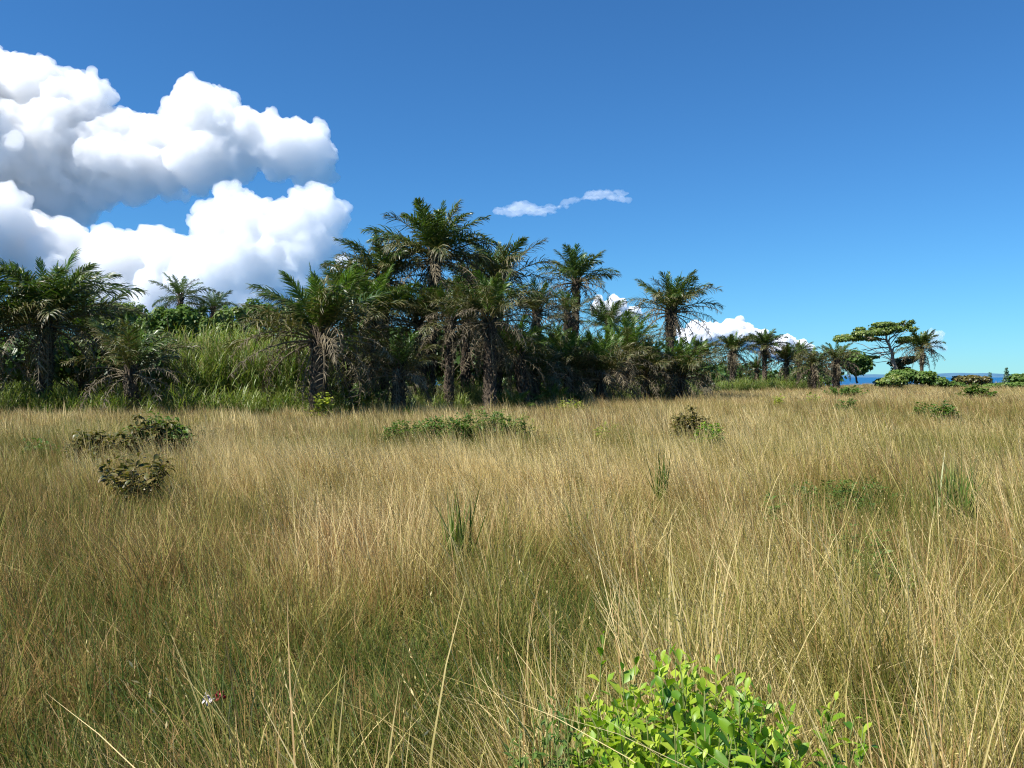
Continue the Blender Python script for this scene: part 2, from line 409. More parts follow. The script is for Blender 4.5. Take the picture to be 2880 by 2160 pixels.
cloud('cumulus_cloud', 'small faint cloud puff right of the lone palm by the sea',
      [(2622, 945, 16, 0), (2643, 942, 14, 0), (2630, 968, 18, 0), (2650, 975, 14, 0)], 15000, cloud_mat('cloud_thin', 0.004), 2.2, (10, 5), seed=14)
cloud('cumulus_cloud', 'small white cloud tip showing left of the tallest palm',
      [(962, 735, 16, 0), (985, 750, 18, 0), (945, 758, 16, 0)], 15000, CM2, 2.2, (12, 6), seed=15)
cloud('cirrus_streak', 'thin white streak of cloud alone in the blue sky right of centre',
      [(1392 + i * 7, 593 - 3 * math.sin(i / 25 * 3.1) + rnd.uniform(-2, 2), 3.5 + 8 * math.sin(i / 25 * 3.14), rnd.uniform(-40, 40)) for i in range(26)] +
      [(1560 + i * 7, 584 - i * 2.2 + rnd.uniform(-2, 2), 3.2 + (i % 3) * .8, rnd.uniform(-40, 40)) for i in range(15)] +
      [(1650 + i * 7, 552 - i * 0.5 + (0 if i < 11 else (i - 10) * 2) + rnd.uniform(-2, 2), 6 + 2.5 * math.sin(i / 16 * 3.1), rnd.uniform(-40, 40)) for i in range(17)],
      12000, cloud_mat('cloud_wisp', 0.0022), 1.5, (9, 4), seed=16, rough=0.3, squash=(2.6, 3.0, 0.62), grow=(0.42, 0.4))

# ------------------------------------------------------------------ instanced sward (uncountable grass)
def scatter(name, label, P, rot, scl, tint, red, idx, protos):
    me = bpy.data.meshes.new(name)
    me.vertices.add(len(P)); me.vertices.foreach_set('co', np.asarray(P, np.float32).ravel())
    for k, ty, a in (('rot', 'FLOAT_VECTOR', rot), ('scl', 'FLOAT_VECTOR', scl), ('tint', 'FLOAT', tint), ('red', 'FLOAT', red), ('idx', 'INT', idx)):
        at = me.attributes.new(k, ty, 'POINT')
        if ty == 'FLOAT_VECTOR': at.data.foreach_set('vector', np.asarray(a, np.float32).ravel())
        elif ty == 'INT': at.data.foreach_set('value', np.asarray(a, np.int32))
        else: at.data.foreach_set('value', np.asarray(a, np.float32))
    c = bpy.data.collections.new(name + '_tufts')
    for i, pm in enumerate(protos):
        po = bpy.data.objects.new('tuft_%02d' % i + name, pm); c.objects.link(po)
    ng = bpy.data.node_groups.new(name, 'GeometryNodeTree')
    ng.interface.new_socket('Geometry', in_out='INPUT', socket_type='NodeSocketGeometry')
    ng.interface.new_socket('Geometry', in_out='OUTPUT', socket_type='NodeSocketGeometry')
    N = ng.nodes.new; Lk = ng.links.new
    gi = N('NodeGroupInput'); go = N('NodeGroupOutput')
    ip = N('GeometryNodeInstanceOnPoints'); ci = N('GeometryNodeCollectionInfo')
    ci.inputs['Collection'].default_value = c; ci.inputs['Separate Children'].default_value = True; ci.inputs['Reset Children'].default_value = True
    ip.inputs['Pick Instance'].default_value = True
    def attr(nm, ty):
        a = N('GeometryNodeInputNamedAttribute'); a.data_type = ty; a.inputs['Name'].default_value = nm
        return a.outputs['Attribute']
    Lk(gi.outputs[0], ip.inputs['Points']); Lk(ci.outputs[0], ip.inputs['Instance'])
    Lk(attr('idx', 'INT'), ip.inputs['Instance Index'])
    Lk(attr('rot', 'FLOAT_VECTOR'), ip.inputs['Rotation']); Lk(attr('scl', 'FLOAT_VECTOR'), ip.inputs['Scale'])
    Lk(ip.outputs[0], go.inputs[0])
    o = obj(name, me); md = o.modifiers.new('scatter', 'NODES'); md.node_group = ng
    tag(o, label, 'grass', kind='stuff')
    return o

def tuft(n, hmin, hmax, w, spread, radius, seg=4, arch=0.5, wind=0.25, heads=0.3, fallen=0.1, seed=0):
    """a tuft of grass stems; wind leans the tips to -x"""
    global rs
    keep = rs; rs = np.random.RandomState(seed); b = Buf()
    h = rs.uniform(hmin, hmax, n) * rs.uniform(0.8, 1.1, n); az = rs.uniform(0, 2 * np.pi, n)
    lean = np.abs(rs.randn(n)) * spread; fl = rs.rand(n) < fallen; lean[fl] += rs.uniform(0.6, 1.1, fl.sum())
    rad = radius * np.sqrt(rs.rand(n)); a0 = rs.uniform(0, 2 * np.pi, n)
    base = np.stack([rad * np.cos(a0), rad * np.sin(a0), np.full(n, -0.02)], 1)
    t = np.linspace(0, 1, seg + 1)
    # angle from vertical grows along the stem
    ca = rs.uniform(0.2, 1.0, n) * arch
    th = lean[:, None] * (0.6 + 0.4 * t) + ca[:, None] * t ** 1.6
    step = h[:, None] / seg
    dx = np.sin(th) * np.cos(az)[:, None]; dy = np.sin(th) * np.sin(az)[:, None]; dz = np.cos(th)
    P = np.cumsum(np.stack([dx, dy, dz], -1) * step[..., None], axis=1); P = np.concatenate([np.zeros((n, 1, 3)), P[:, :-1]], 1)
    P[..., 0] -= wind * (P[..., 2] ** 1.5) * rs.uniform(0.3, 1.5, n)[:, None]
    P += base[:, None]; P[..., 2] = np.maximum(P[..., 2], 0.005)
    sa = rs.uniform(0, np.pi, n); S = np.stack([np.cos(sa), np.sin(sa), np.zeros(n)], 1)[:, None].repeat(seg + 1, 1)
    W = (w * rs.uniform(0.6, 1.3, n))[:, None] * (1 - 0.68 * t[None] ** 1.5) * 0.5
    W[:, -1] *= .25
    r = rs.rand(n); ribbons(b, P, S, W, r)
    hd = np.where((rs.rand(n) < heads) & ~fl)[0]
    if len(hd):   # seed heads: short spikelets along the top of the stem
        k = 5
        tip = P[hd, -1]; prv = P[hd, -2]; dirv = tip - prv
        q = []
        for j in range(k):
            q.append(prv + dirv * (0.35 + 0.8 * j / k))
        q = np.stack(q, 1).reshape(-1, 3); dd = np.repeat(unit(dirv), k, 0) + rs.randn(len(q), 3) * 0.35
        N = rs.randn(len(q), 3)
        leaves(b, q, dd, N, w * 3.2, w * 0.42, 0.2, 0.1, np.repeat(np.clip(r[hd] + 0.2, 0, 1), k))
    me = b.mesh('grass_tuft', M['grass']); rs = keep
    return me

NEAR = [tuft(62, .30, .72, .0046, .26, .16, 5, .6, .22, .30, .22, 1), tuft(66, .25, .62, .0046, .36, .18, 5, .75, .25, .2, .35, 2),
        tuft(58, .35, .85, .0042, .18, .13, 5, .45, .28, .4, .12, 3), tuft(70, .14, .40, .0060, .42, .2, 4, .9, .1, 0, .3, 4),
        tuft(64, .18, .55, .0050, .55, .2, 4, 1.0, .12, .05, .55, 5), tuft(14, .6, 1.0, .0034, .5, .12, 6, .8, .3, .7, .25, 6)]
MID = [tuft(56, .28, .66, .0062, .24, .20, 4, .5, .22, .3, .15, 11), tuft(56, .25, .60, .0062, .34, .22, 4, .6, .25, .2, .25, 12),
       tuft(52, .35, .80, .0058, .16, .17, 4, .45, .28, .4, .06, 13), tuft(70, .14, .38, .0065, .35, .24, 3, .9, .1, 0, .15, 14),
       tuft(66, .18, .45, .0060, .4, .24, 3, 1.0, .12, 0, .25, 15), tuft(12, .6, .95, .0046, .3, .14, 4, .7, .3, .6, .1, 16)]
FAR = [tuft(70, .28, .64, .011, .22, .5, 3, .5, .22, 0, .08, 21), tuft(70, .25, .58, .011, .28, .5, 3, .6, .25, 0, .1, 22),
       tuft(70, .34, .74, .010, .16, .45, 3, .45, .28, 0, .05, 23), tuft(70, .15, .38, .013, .35, .5, 3, .9, .1, 0, .1, 24),
       tuft(70, .18, .45, .013, .4, .5, 3, 1.0, .12, 0, .2, 25), tuft(20, .5, .85, .010, .3, .4, 3, .7, .3, 0, .1, 26)]

# patches seen in the photograph, put on the ground: (u, v, half width px, half height px, dryness change)
PATCH = [(1300, 1330, 420, 80, .30), (1400, 1420, 500, 60, .22), (700, 1280, 330, 50, .25), (2200, 1290, 700, 60, .18), (900, 1540, 130, 60, .25),
         (2350, 1640, 420, 90, .16), (1300, 1180, 900, 25, .18), (2400, 1110, 700, 18, .22), (480, 1145, 700, 14, .22), (2750, 1650, 200, 120, .16), (1050, 1480, 150, 100, .25), (2000, 1520, 250, 80, .18),
         (300, 1600, 420, 150, -.16), (650, 1750, 300, 120, -.12), (150, 1900, 300, 180, -.06), (1000, 1210, 320, 22, -.25), (1350, 1215, 240, 22, -.38), (150, 1240, 230, 28, -.30), (100, 1420, 230, 60, -.22),
         (900, 1300, 120, 40, -.16), (1650, 1620, 220, 110, -.18), (1250, 1780, 330, 140, -.18), (2380, 1350, 260, 45, -.30), (2480, 1550, 170, 80, -.30), (2700, 1250, 300, 60, -.10), (2650, 1140, 300, 16, -.20),
         (1500, 1500, 120, 60, -.15), (2550, 1900, 250, 130, -.22), (1900, 1250, 300, 30, -.12), (900, 1950, 350, 150, -.08), (600, 1380, 330, 50, -.06)]
def field(x, y):
    u = 1440 + F * x / y; v = 1061 + F * (EYE - 0.45) / y
    t = 0.60 - 0.06 * np.clip((7.0 - y) / 4.5, 0, 1) + 0.62 * (fbm(x / 2.3, y / 2.8, 21) - 0.5) + 0.42 * (fbm(x / 0.55, y / 0.7, 41, 3) - 0.5)
    for pu, pv, hu, hv, k in PATCH:
        t += 1.35 * k * np.exp(-((u - pu) / hu) ** 2 - ((v - pv) / hv) ** 2)
    red = np.clip(0.16 + 0.9 * (fbm(x / 3.0, y / 4.0, 77, 3) - 0.42), 0.03, 0.6)
    red = red + 0.22 * np.clip((y - 18) / 20, 0, 1) + .2 * np.exp(-((u - 200) / 700) ** 2 - ((v - 1800) / 400) ** 2)
    return np.clip(t, 0.02, 0.98), np.clip(red, 0, .7)

def sward(name, label, d0, d1, dens, protos, umargin=260, keepout=(), seed=1, xy=1.0, fringe=1.2, short=False):
    r_ = np.random.RandomState(seed)
    half = (1440 + umargin) / F
    area = half * (d1 ** 2 - d0 ** 2) + 1.2 * (d1 - d0)
    n = int(area * dens * 1.15)
    y = np.sqrt(r_.uniform(d0 ** 2, d1 ** 2, n)); x = r_.uniform(-1, 1, n) * (half * y + 0.6)
    ok = y < grove_edge(x, y) + fringe + 1.5 * (vnoise(x / 1.5, y / 1.5, 5) - .5)
    for kx, ky, kr in keepout: ok &= ((x - kx) ** 2 + (y - ky) ** 2) > (kr * r_.uniform(.6, 1.05, n)) ** 2
    # thin the sward unevenly into tussocks
    ok &= r_.rand(n) < 0.45 + 1.0 * vnoise(x / 0.28, y / 0.28, 91)
    x = x[ok]; y = y[ok]; n = len(x)
    t, red = field(x, y)
    # nearest tussock centre: stems lean away from it and are highest at it
    cs = 0.62 if d1 < 25 else 1.1
    ci, cj = np.floor(x / cs), np.floor(y / cs); best = np.full(n, 9.0); vx = np.zeros(n); vy = np.zeros(n); hid = np.zeros(n)
    def hh(a, b, k):
        q = np.sin(a * 127.1 + b * 311.7 + k * 74.7) * 43758.5453
        return q - np.floor(q)
    for di in (-1, 0, 1):
        for dj in (-1, 0, 1):
            a, b_ = ci + di, cj + dj; px = (a + hh(a, b_, 1)) * cs; py = (b_ + hh(a, b_, 2)) * cs
            dd = np.hypot(x - px, y - py); m = dd < best
            best = np.where(m, dd, best); vx = np.where(m, x - px, vx); vy = np.where(m, y - py, vy); hid = np.where(m, hh(a, b_, 3), hid)
    q = np.clip(best / (cs * .62), 0, 1)
    t = np.clip(t + .42 * (hid - .5) * (1 - .4 * q) - .16 * q, .02, .98)
    p = r_.rand(n); idx = np.zeros(n, int)
    g = t + 0.3 * (r_.rand(n) - 0.5)
    if short: t = np.clip(t - .12, .05, .9)
    idx = np.where(p < .55, 3, 4) if short else np.where(g > 0.52, np.where(p < .42, 0, np.where(p < .68, 1, np.where(p < .95, 2, 5))), np.where(p < .4, 3, np.where(p < .65, 4, np.where(p < .8, 1, np.where(p < .96, 0, 5)))))
    hgt = 0.82 + 0.5 * (fbm(x / 1.7, y / 1.7, 61, 3) - .35)
    sc_ = r_.uniform(0.8, 1.12, n) * hgt * (1.22 - .60 * q ** 1.5) * (.72 + .56 * hid)
    kt = .75 / cs * .62 * (.5 + hid)
    if short: sc_ = r_.uniform(.75, 1.2, n); kt = kt * .3
    wl = 0.55 * (fbm(x / 1.4 + 9, y / 1.4, 33, 3) - 0.5)
    rot = np.stack([r_.normal(0, .07, n) - vy * kt, r_.normal(-.06, .08, n) + wl + vx * kt, r_.uniform(-0.7, 0.7, n)], 1)
    S = np.stack([sc_ * xy, sc_ * xy, sc_], 1)
    P = np.stack([x, y, ground_h(x, y)], 1)
    return scatter(name, label, P, rot, S, t, red, idx, protos)

KEEP = [(X(1960, 2.55), 2.55, 0.36), (X(1555, 2.62), 2.55, .17)]
KEEP2 = [(X(385, 10.4), 10.2, .55), (X(300, 14.2), 14, .7), (X(445, 15.2), 15, .65), (X(1945, 18.2), 18, .5), (X(1995, 17.2), 17, .4)] + [(X(u_, 19.2), 18.9, .6) for u_ in range(1130, 1470, 50)]
sward('meadow_grass', 'dry tan and green meadow grass in the near foreground', 1.55, 7.5, 42, NEAR, 420, KEEP, seed=2)
sward('meadow_grass', 'tangled blond and olive meadow grass across the middle of the field', 7.5, 19, 27, MID, 260, KEEP2, seed=3)
sward('grass_undergrowth', 'short olive green undergrowth filling the gaps between the near tussocks', 1.4, 7.5, 22, NEAR, 420, KEEP, seed=12, short=True)
sward('grass_undergrowth', 'short olive green undergrowth under the blond grass in mid field', 7.5, 19, 16, MID, 260, KEEP2, seed=13, short=True)
sward('meadow_grass', 'sunlit straw coloured grass in the far part of the field', 19, 45, 8, FAR, 160, seed=4)
sward('meadow_grass', 'distant pale grass reaching to the far palms and the sea', 45, 165, 1.6, FAR, 120, seed=5, xy=1.6)

# ------------------------------------------------------------------ palms
def frond_mesh(kind, bend, seed, pairs=46, droop=0.5, plum=0.35, miss=0.0, wid=0.0125, mat=None, lf=0.24, petiole=0.16, tw=0.0, rag=0.06):
    global rs
    keep = rs; rs = np.random.RandomState(seed); b = Buf()
    k = 13; t = np.linspace(0, 1, k); th = -bend * t ** 1.5
    P = np.zeros((k, 3)); dl = 1.0 / (k - 1)
    thm = (th[1:] + th[:-1]) / 2
    sw = tw * t ** 2
    P[1:, 0] = np.cumsum(np.cos(thm) * dl); P[1:, 2] = np.cumsum(np.sin(thm) * dl); P[:, 1] = sw
    tube(b, P, np.interp(t, [0, .04, .2, 1], [.020, .014, .010, .002]), 5, 0.75)
    tl = np.linspace(petiole, 0.995, pairs)
    for sgn in (-1, 1):
        tt = np.clip(tl + rs.uniform(-.5, .5, pairs) * (0.8 / pairs), 0, 1)
        m = rs.rand(pairs) > miss; tt = tt[m]; n = len(tt)
        B = np.stack([np.interp(tt, t, P[:, i]) for i in range(3)], 1)
        a = np.interp(tt, t, th)
        tan = np.stack([np.cos(a), np.zeros(n), np.sin(a)], 1); up = np.stack([-np.sin(a), np.zeros(n), np.cos(a)], 1)
        side = np.array([0, sgn, 0.0])[None].repeat(n, 0)
        fw = np.interp(tt, [0.1, .6, 1], [0.45, 0.75, 1.6]) + rs.normal(0, .12, n)
        el = rs.normal(0.12, plum, n)
        d1 = unit(tan * fw[:, None] + side * np.cos(el)[:, None] + up * np.sin(el)[:, None] + rag * rs.randn(n, 3))
        ln = lf * np.interp(tt, [petiole, .25, .5, .8, 1], [.45, .85, 1, .8, .38]) * rs.uniform(.8, 1.15, n)
        dr = droop * rs.uniform(.5, 1.5, n)
        d2 = unit(d1 - up * dr[:, None] * 0.9 + tan * 0.1); d3 = unit(d1 - up * dr[:, None] * 1.9)
        q0 = B; q1 = q0 + d1 * (ln * .4)[:, None]; q2 = q1 + d2 * (ln * .35)[:, None]; q3 = q2 + d3 * (ln * .3)[:, None]
        Pp = np.stack([q0, q1, q2, q3], 1)
        S = unit(np.cross(d1, up + 0.4 * rs.randn(n, 3)))[:, None].repeat(4, 1)
        W = (wid * rs.uniform(.75, 1.2, n))[:, None] * np.array([.5, .8, .6, .06])[None]
        nn = b.n
        ribbons(b, Pp, S, W, np.clip(rs.rand(n) * 0.9 + 0.05, 0, 1))
    me = b.mesh('palm_frond_' + kind, mat); rs = keep
    return me

def frond_set(k):
  return {
 'spear': [frond_mesh('spear', .15, 100 + i, 46, .15, .15, mat=M['frond_young'], lf=.16, wid=.009 * k) for i in range(2)],
 'young': [frond_mesh('young', .3 + .2 * i, 110 + i, 62, .3, .4, wid=.0105 * k, rag=.1, mat=M['frond_young'], tw=.04 * (i - 1)) for i in range(3)],
 'green': [frond_mesh('green', .45 + .25 * i, 120 + i, 64, .4, .45, wid=.0108 * k, rag=.12, mat=M['frond_green'], tw=.06 * (i - 1.5)) for i in range(4)],
 'olive': [frond_mesh('olive', .6 + .3 * i, 130 + i, 56, .5, .55, miss=.15, rag=.28, wid=.0078 * k, mat=M['frond_olive'], tw=.08 * (i - 1)) for i in range(3)],
 'dead': [frond_mesh('dead', 1.0 + .35 * i, 140 + i, 44, 1.1, .7, miss=.3, wid=.0062 * k, mat=M['frond_dead'], lf=.16, rag=.5, tw=.08 * (i - 1)) for i in range(3)],
 'hang': [frond_mesh('hang', .35 + .25 * i, 150 + i, 34, 1.2, .9, miss=.3, wid=.0065 * k, mat=M['frond_dead'], lf=.12, rag=.7, petiole=.22, tw=.05 * (i - 1)) for i in range(3)],
}
FR_NEAR = frond_set(1.0)
FR_FAR = frond_set(1.5)   # broader leaflets of the other palm kind towards the sea

def palm(label, u, d, crown_v, L, n=34, hang=8, seed=0, leanx=0.0, thick=0.24, dead=0.25, young=0.2, name='palm_tree', elev=(84, -18), group=None, cz=None, wind=0.0):
    r = random.Random(seed); nr = np.random.RandomState(seed + 500); FR = FR_FAR if d > 80 else FR_NEAR
    base = np.array([X(u, d), d, 0.0]); base[2] = float(ground_h(base[0], base[1]))
    h = (Z(crown_v, d) if cz is None else cz) - base[2]
    h = max(h, 0.35)
    root = empty(name, tuple(base)); tag(root, label, 'palm', group or 'palms of the grove')
    # trunk: tapered, with the stubs of cut and fallen fronds
    b = Buf(); k = max(6, int(h / 0.35)); tz = np.linspace(0, 1, k)
    path = np.stack([leanx * (tz ** 1.4 - 1), 0.1 * np.sin(tz * 3 + seed) * (1 - tz), tz * h - 0.1 * (1 - tz)], 1)
    root.location = (base[0], base[1], base[2])
    tr = thick * np.interp(tz, [0, .12, .8, 1], [1.25, 1.0, .85, .8])
    tube(b, path, tr, 11, .4, .05)
    tko = obj('trunk', b.mesh('palm_trunk', M['palm_trunk']), root); b = Buf()
    nb = int(min(420, h * 50)); zz = np.sort(nr.rand(nb)) ; 
    for i in range(nb):
        q = zz[i]; c = np.array([np.interp(q, tz, path[:, j]) for j in range(3)]); rad = np.interp(q, tz, tr)
        a = i * 2.39996; o_ = np.array([math.cos(a), math.sin(a), 0]); s_ = np.array([-o_[1], o_[0], 0])
        ll = nr.uniform(.10, .22) * (1.0 + 0.9 * (q > .75)) * thick / .24; up_ = np.array([0, 0, 1.0])
        wv = nr.uniform(.05, .08) * thick / .24
        p0 = c + o_ * rad * .85; p1 = p0 + o_ * ll * .45 + up_ * ll * nr.uniform(.7, 1.1)
        V = np.array([p0 - s_ * wv, p0 + s_ * wv, p0 + o_ * .05 - up_ * .04, p1 - s_ * wv * .35, p1 + s_ * wv * .35, p1 + o_ * .03])
        T = np.array([(0, 1, 4), (0, 4, 3), (1, 2, 5), (1, 5, 4), (2, 0, 3), (2, 3, 5), (3, 4, 5)])
        b.add(V, T, np.full(6, nr.rand()), np.full(6, q))
    if nb: tag(obj('leaf_bases', b.mesh('leaf_bases', M['palm_trunk']), tko), kind='stuff')
    # crown
    def put(kind, az, el, ln, roll=0.0, dz=0.0):
        me = r.choice(FR[kind])
        o = obj('frond', me, root, (math.cos(az) * thick * .4, math.sin(az) * thick * .4, h - .12 + dz), (roll, -el, az), ln)
        o.rotation_mode = 'XYZ'
        return o
    ga = r.uniform(0, 6.28)
    for i in range(n):
        q = (i + .5) / n; az = ga + i * 2.39996 + r.gauss(0, .18)
        el = R(elev[0] + (elev[1] - elev[0]) * q ** 1.1) + r.gauss(0, .10)
        if q < .07: kind = 'spear'
        elif q < young: kind = 'young'
        elif q < 1 - dead * 1.7: kind = 'green'
        elif q < 1 - dead: kind = 'olive'
        else: kind = 'dead'
        if r.random() < .08: kind = 'olive'
        ln = L * (0.72 + .3 * min(1, q * 2.2)) * r.uniform(.88, 1.1)
        put(kind, az, el, ln, r.gauss(0, .22), -.25 * q * thick / .24)
    for i in range(hang):
        az = r.uniform(0, 6.28); el = R(r.uniform(-80, -42))
        put('dead' if (d > 80 and r.random() < .55) else 'hang', az, el, L * r.uniform(.55, .95), r.gauss(0, .3), -.15 - r.uniform(0, .25) * min(1.0, h / 2))
    return root

PALMS = [
 # label, u, d, crown_v, L, n, hang, lean, thick, dead, young
 ('big dark palm with arching fronds near the left edge', 135, 33, 890, 3.4, 46, 8, .2, .28, .25, .1),
 ('palm cut by the left edge of the picture', -35, 31.5, 920, 3.0, 36, 8, 0, .25, .35, .1),
 ('low trunkless palm with grey drooping fronds, right of the big left palm', 368, 31.5, 1030, 2.5, 32, 8, 0, .24, .42, .12),
 ('palm half hidden behind the big dark palm at left', 235, 39, 930, 2.8, 30, 4, 0, .22, .2, .2),
 ('full green palm standing in front of the cane, left end of the central grove', 900, 31, 930, 3.2, 50, 14, .1, .30, .34, .22),
 ('tallest palm, its crown highest above the grove', 1225, 40, 712, 3.25, 48, 10, .3, .26, .3, .1),
 ('tall palm just left of and below the tallest crown', 1080, 40.5, 775, 2.9, 40, 8, 0, .25, .3, .15),
 ('palm with feathery crown just right of the tallest palm', 1398, 43, 785, 3.0, 38, 8, 0, .25, .36, .12),
 ('palm with bare grey arching ribs and a hanging skirt at the centre of the grove', 1378, 36.5, 890, 2.6, 40, 20, 0, .26, .42, .16),
 ('palm on a slim sunlit scaly trunk under the tallest crown', 1268, 37, 895, 2.2, 30, 10, .1, .20, .5, .06),
 ('low bushy palm with a dead skirt at the front foot of the grove', 1120, 33.2, 1035, 2.1, 40, 22, 0, .26, .5, .2),
 ('palm filling the grove between the front palm and the tallest one', 1050, 37.5, 880, 2.7, 40, 8, 0, .25, .28, .2),
 ('palm in deep shade left of the centre, behind the low bushy one', 1180, 39, 900, 2.6, 36, 10, 0, .24, .36, .15),
 ('short dark palm on a leaning trunk right of the skirted palm', 1455, 40, 985, 2.2, 30, 10, -.35, .27, .3, .25),
 ('slender palm with airy crown standing clear of the grove, right of centre', 1622, 55, 785, 2.9, 34, 8, .2, .24, .28, .14),
 ('brownish palm just below the slender airy one', 1597, 53, 880, 2.3, 32, 10, 0, .24, .5, .2),
 ('low wide palm with bare grey ribs at the right foot of the grove', 1690, 46.5, 1052, 3.1, 52, 12, 0, .26, .45, .25),
 ('palm behind the low wide one, green above and brown below', 1765, 52, 990, 3.0, 48, 10, 0, .25, .4, .3),
 ('broad tall palm at the right end of the grove with long drooping fronds', 1888, 58, 865, 3.4, 40, 16, .1, .34, .32, .1),
 ('low palm with grey dead ribs below the broad tall palm', 1915, 53.5, 1048, 3.0, 52, 14, 0, .26, .45, .28),
 ('dark green palm top seen between the two tall right hand palms', 1712, 64, 905, 2.5, 30, 4, 0, .24, .15, .2),
 ('palm crown leaning out at the right of the grove behind the skirted palm', 1510, 46, 870, 2.3, 30, 8, 0, .22, .4, .16),
 ('palm low in the gap right of the leaning trunk', 1560, 50, 990, 2.3, 32, 6, 0, .22, .4, .25),
 ('distant stout palm half hidden right of the broad tall palm', 1968, 92, 995, 2.4, 34, 8, 0, .30, .25, .12),
 ('distant palm with stiff upright crown and grey skirt, left of the slimmest one', 2060, 86, 985, 2.6, 40, 26, 0, .34, .36, .08),
 ('distant slim tall palm with a round crown and long grey skirt', 2150, 92, 968, 2.25, 42, 24, 0, .30, .25, .08),
 ('tiny palm top behind the distant right hand cluster', 2246, 104, 990, 2.1, 28, 4, 0, .25, .1, .1),
 ('distant low spreading palm left of the drooping grey one', 2212, 92, 1010, 2.5, 36, 14, 0, .30, .4, .12),
 ('distant grey drooping palm on a short dark trunk', 2288, 88, 1028, 2.6, 40, 20, 0, .36, .5, .1),
 ('distant palm on a thick stump, right end of the distant cluster', 2352, 93, 1010, 2.6, 40, 18, 0, .50, .42, .12),
 ('small distant palm at the foot of the slim tall one', 2128, 96, 1035, 1.9, 28, 10, 0, .25, .3, .12),
 ('lone palm with hanging grey skirt beside the umbrella shaped tree by the sea', 2592, 112, 975, 3.1, 34, 20, 0, .26, .3, .1),
 ('palm tuft rising above the far wood at left', 508, 62, 828, 2.2, 18, 2, 0, .22, .05, .4),
 ('ragged palm top at the edge of the far wood', 600, 66, 865, 2.2, 22, 3, 0, .22, .2, .2),
 ('low palm filling the gap left of the low wide palm with bare ribs', 1600, 46, 1040, 2.7, 46, 10, 0, .24, .42, .3),
 ('low palm between the low wide palm and the one with grey dead ribs', 1815, 52, 1045, 2.7, 46, 10, 0, .24, .42, .3),
 ('low shaded palm at the foot of the leaning trunk', 1500, 43, 1045, 2.4, 40, 8, 0, .24, .4, .25),
 ('small palm between the cane and the low bushy palm', 985, 36, 1000, 2.0, 28, 6, 0, .22, .3, .3),
 ('palm deep inside the grove behind the slim scaly trunk', 1310, 45, 870, 2.6, 34, 6, 0, .24, .3, .15),
 ('palm behind the skirted palm, high in the grove', 1330, 47, 810, 2.7, 34, 6, 0, .24, .3, .15),
 ('palm behind the full green palm at the left of the grove', 985, 43, 850, 2.8, 36, 6, 0, .24, .25, .2),
]
for i, p in enumerate(PALMS):
    lab, u, d, cv, L, n, hg, ln, th, de, yo = p
    if d > 80: L *= 1.03; th *= .78
    palm(lab, u, d, cv, L, n, hg, seed=31 + i * 7, elev=(84, -28) if d > 80 else (84, -18), leanx=ln, thick=th, dead=de, young=yo,
         group='palms of the grove' if d < 70 else 'distant palms towards the sea')
# stemless bright green young palms
for lab, u, d, L, n, s in [('bright green stemless young palm at the right foot of the grove', 1555, 41.5, 1.25, 16, 5),
                           ('fresh green young palm beside the front palm, above the dry grass', 1010, 33.5, 1.4, 14, 6),
                           ('small yellow green young palm in the shade of the grove', 1455, 37.5, 1.2, 12, 7)]:
    palm(lab, u, d, 0, L, n, 0, seed=s, thick=.12, dead=0.0, young=.95, name='young_palm', elev=(85, 12), group='stemless young palms', cz=.35)

# ------------------------------------------------------------------ canes and undergrowth
def cane_tuft(n, h, seed, lean=.24, leafn=9, lw=.028, ll=.75, radius=.45):
    global rs
    keep = rs; rs = np.random.RandomState(seed); b = Buf()
    for i in range(n):
        a = rs.uniform(0, 6.28); q = radius * math.sqrt(rs.rand()); hh = h * rs.uniform(.65, 1.08)
        l = rs.normal(0, lean, 2); base = np.array([q * math.cos(a), q * math.sin(a), 0])
        t = np.linspace(0, 1, 4)[:, None]
        path = base + np.concatenate([t ** 1.5 * l[0] * hh, t ** 1.5 * l[1] * hh, t * hh], 1)
        tube(b, path, np.array([.014, .013, .010, .004]), 3, .6)
        tl = rs.uniform(.18, 1.0, leafn)
        B = np.stack([np.interp(tl, t[:, 0], path[:, j]) for j in range(3)], 1)
        az = rs.uniform(0, 6.28, leafn); th0 = rs.uniform(.25, .8, leafn); lln = ll * rs.uniform(.6, 1.2, leafn)
        tt = np.linspace(0, 1, 4); th = th0[:, None] + rs.uniform(.6, 1.7, leafn)[:, None] * tt[None] ** 1.3
        dx = np.stack([np.sin(th) * np.cos(az)[:, None], np.sin(th) * np.sin(az)[:, None], np.cos(th)], -1) * (lln / 3)[:, None, None]
        P = np.concatenate([np.zeros((leafn, 1, 3)), np.cumsum(dx[:, :-1], 1)], 1) + B[:, None]
        S = np.stack([-np.sin(az), np.cos(az), np.zeros(leafn)], 1)[:, None].repeat(4, 1)
        W = lw * .5 * np.array([.6, 1, .75, .05])[None] * rs.uniform(.7, 1.2, leafn)[:, None]
        ribbons(b, P, S, W)
    me = b.mesh('cane_tuft', M['cane']); rs = keep
    return me
CANE = [cane_tuft(12, 2.9, 201), cane_tuft(12, 2.5, 202), cane_tuft(10, 3.2, 203)]
GUINEA = [cane_tuft(16, .75, 211, .3, 5, .022, .7, .28), cane_tuft(14, .6, 212, .35, 5, .02, .6, .3)]

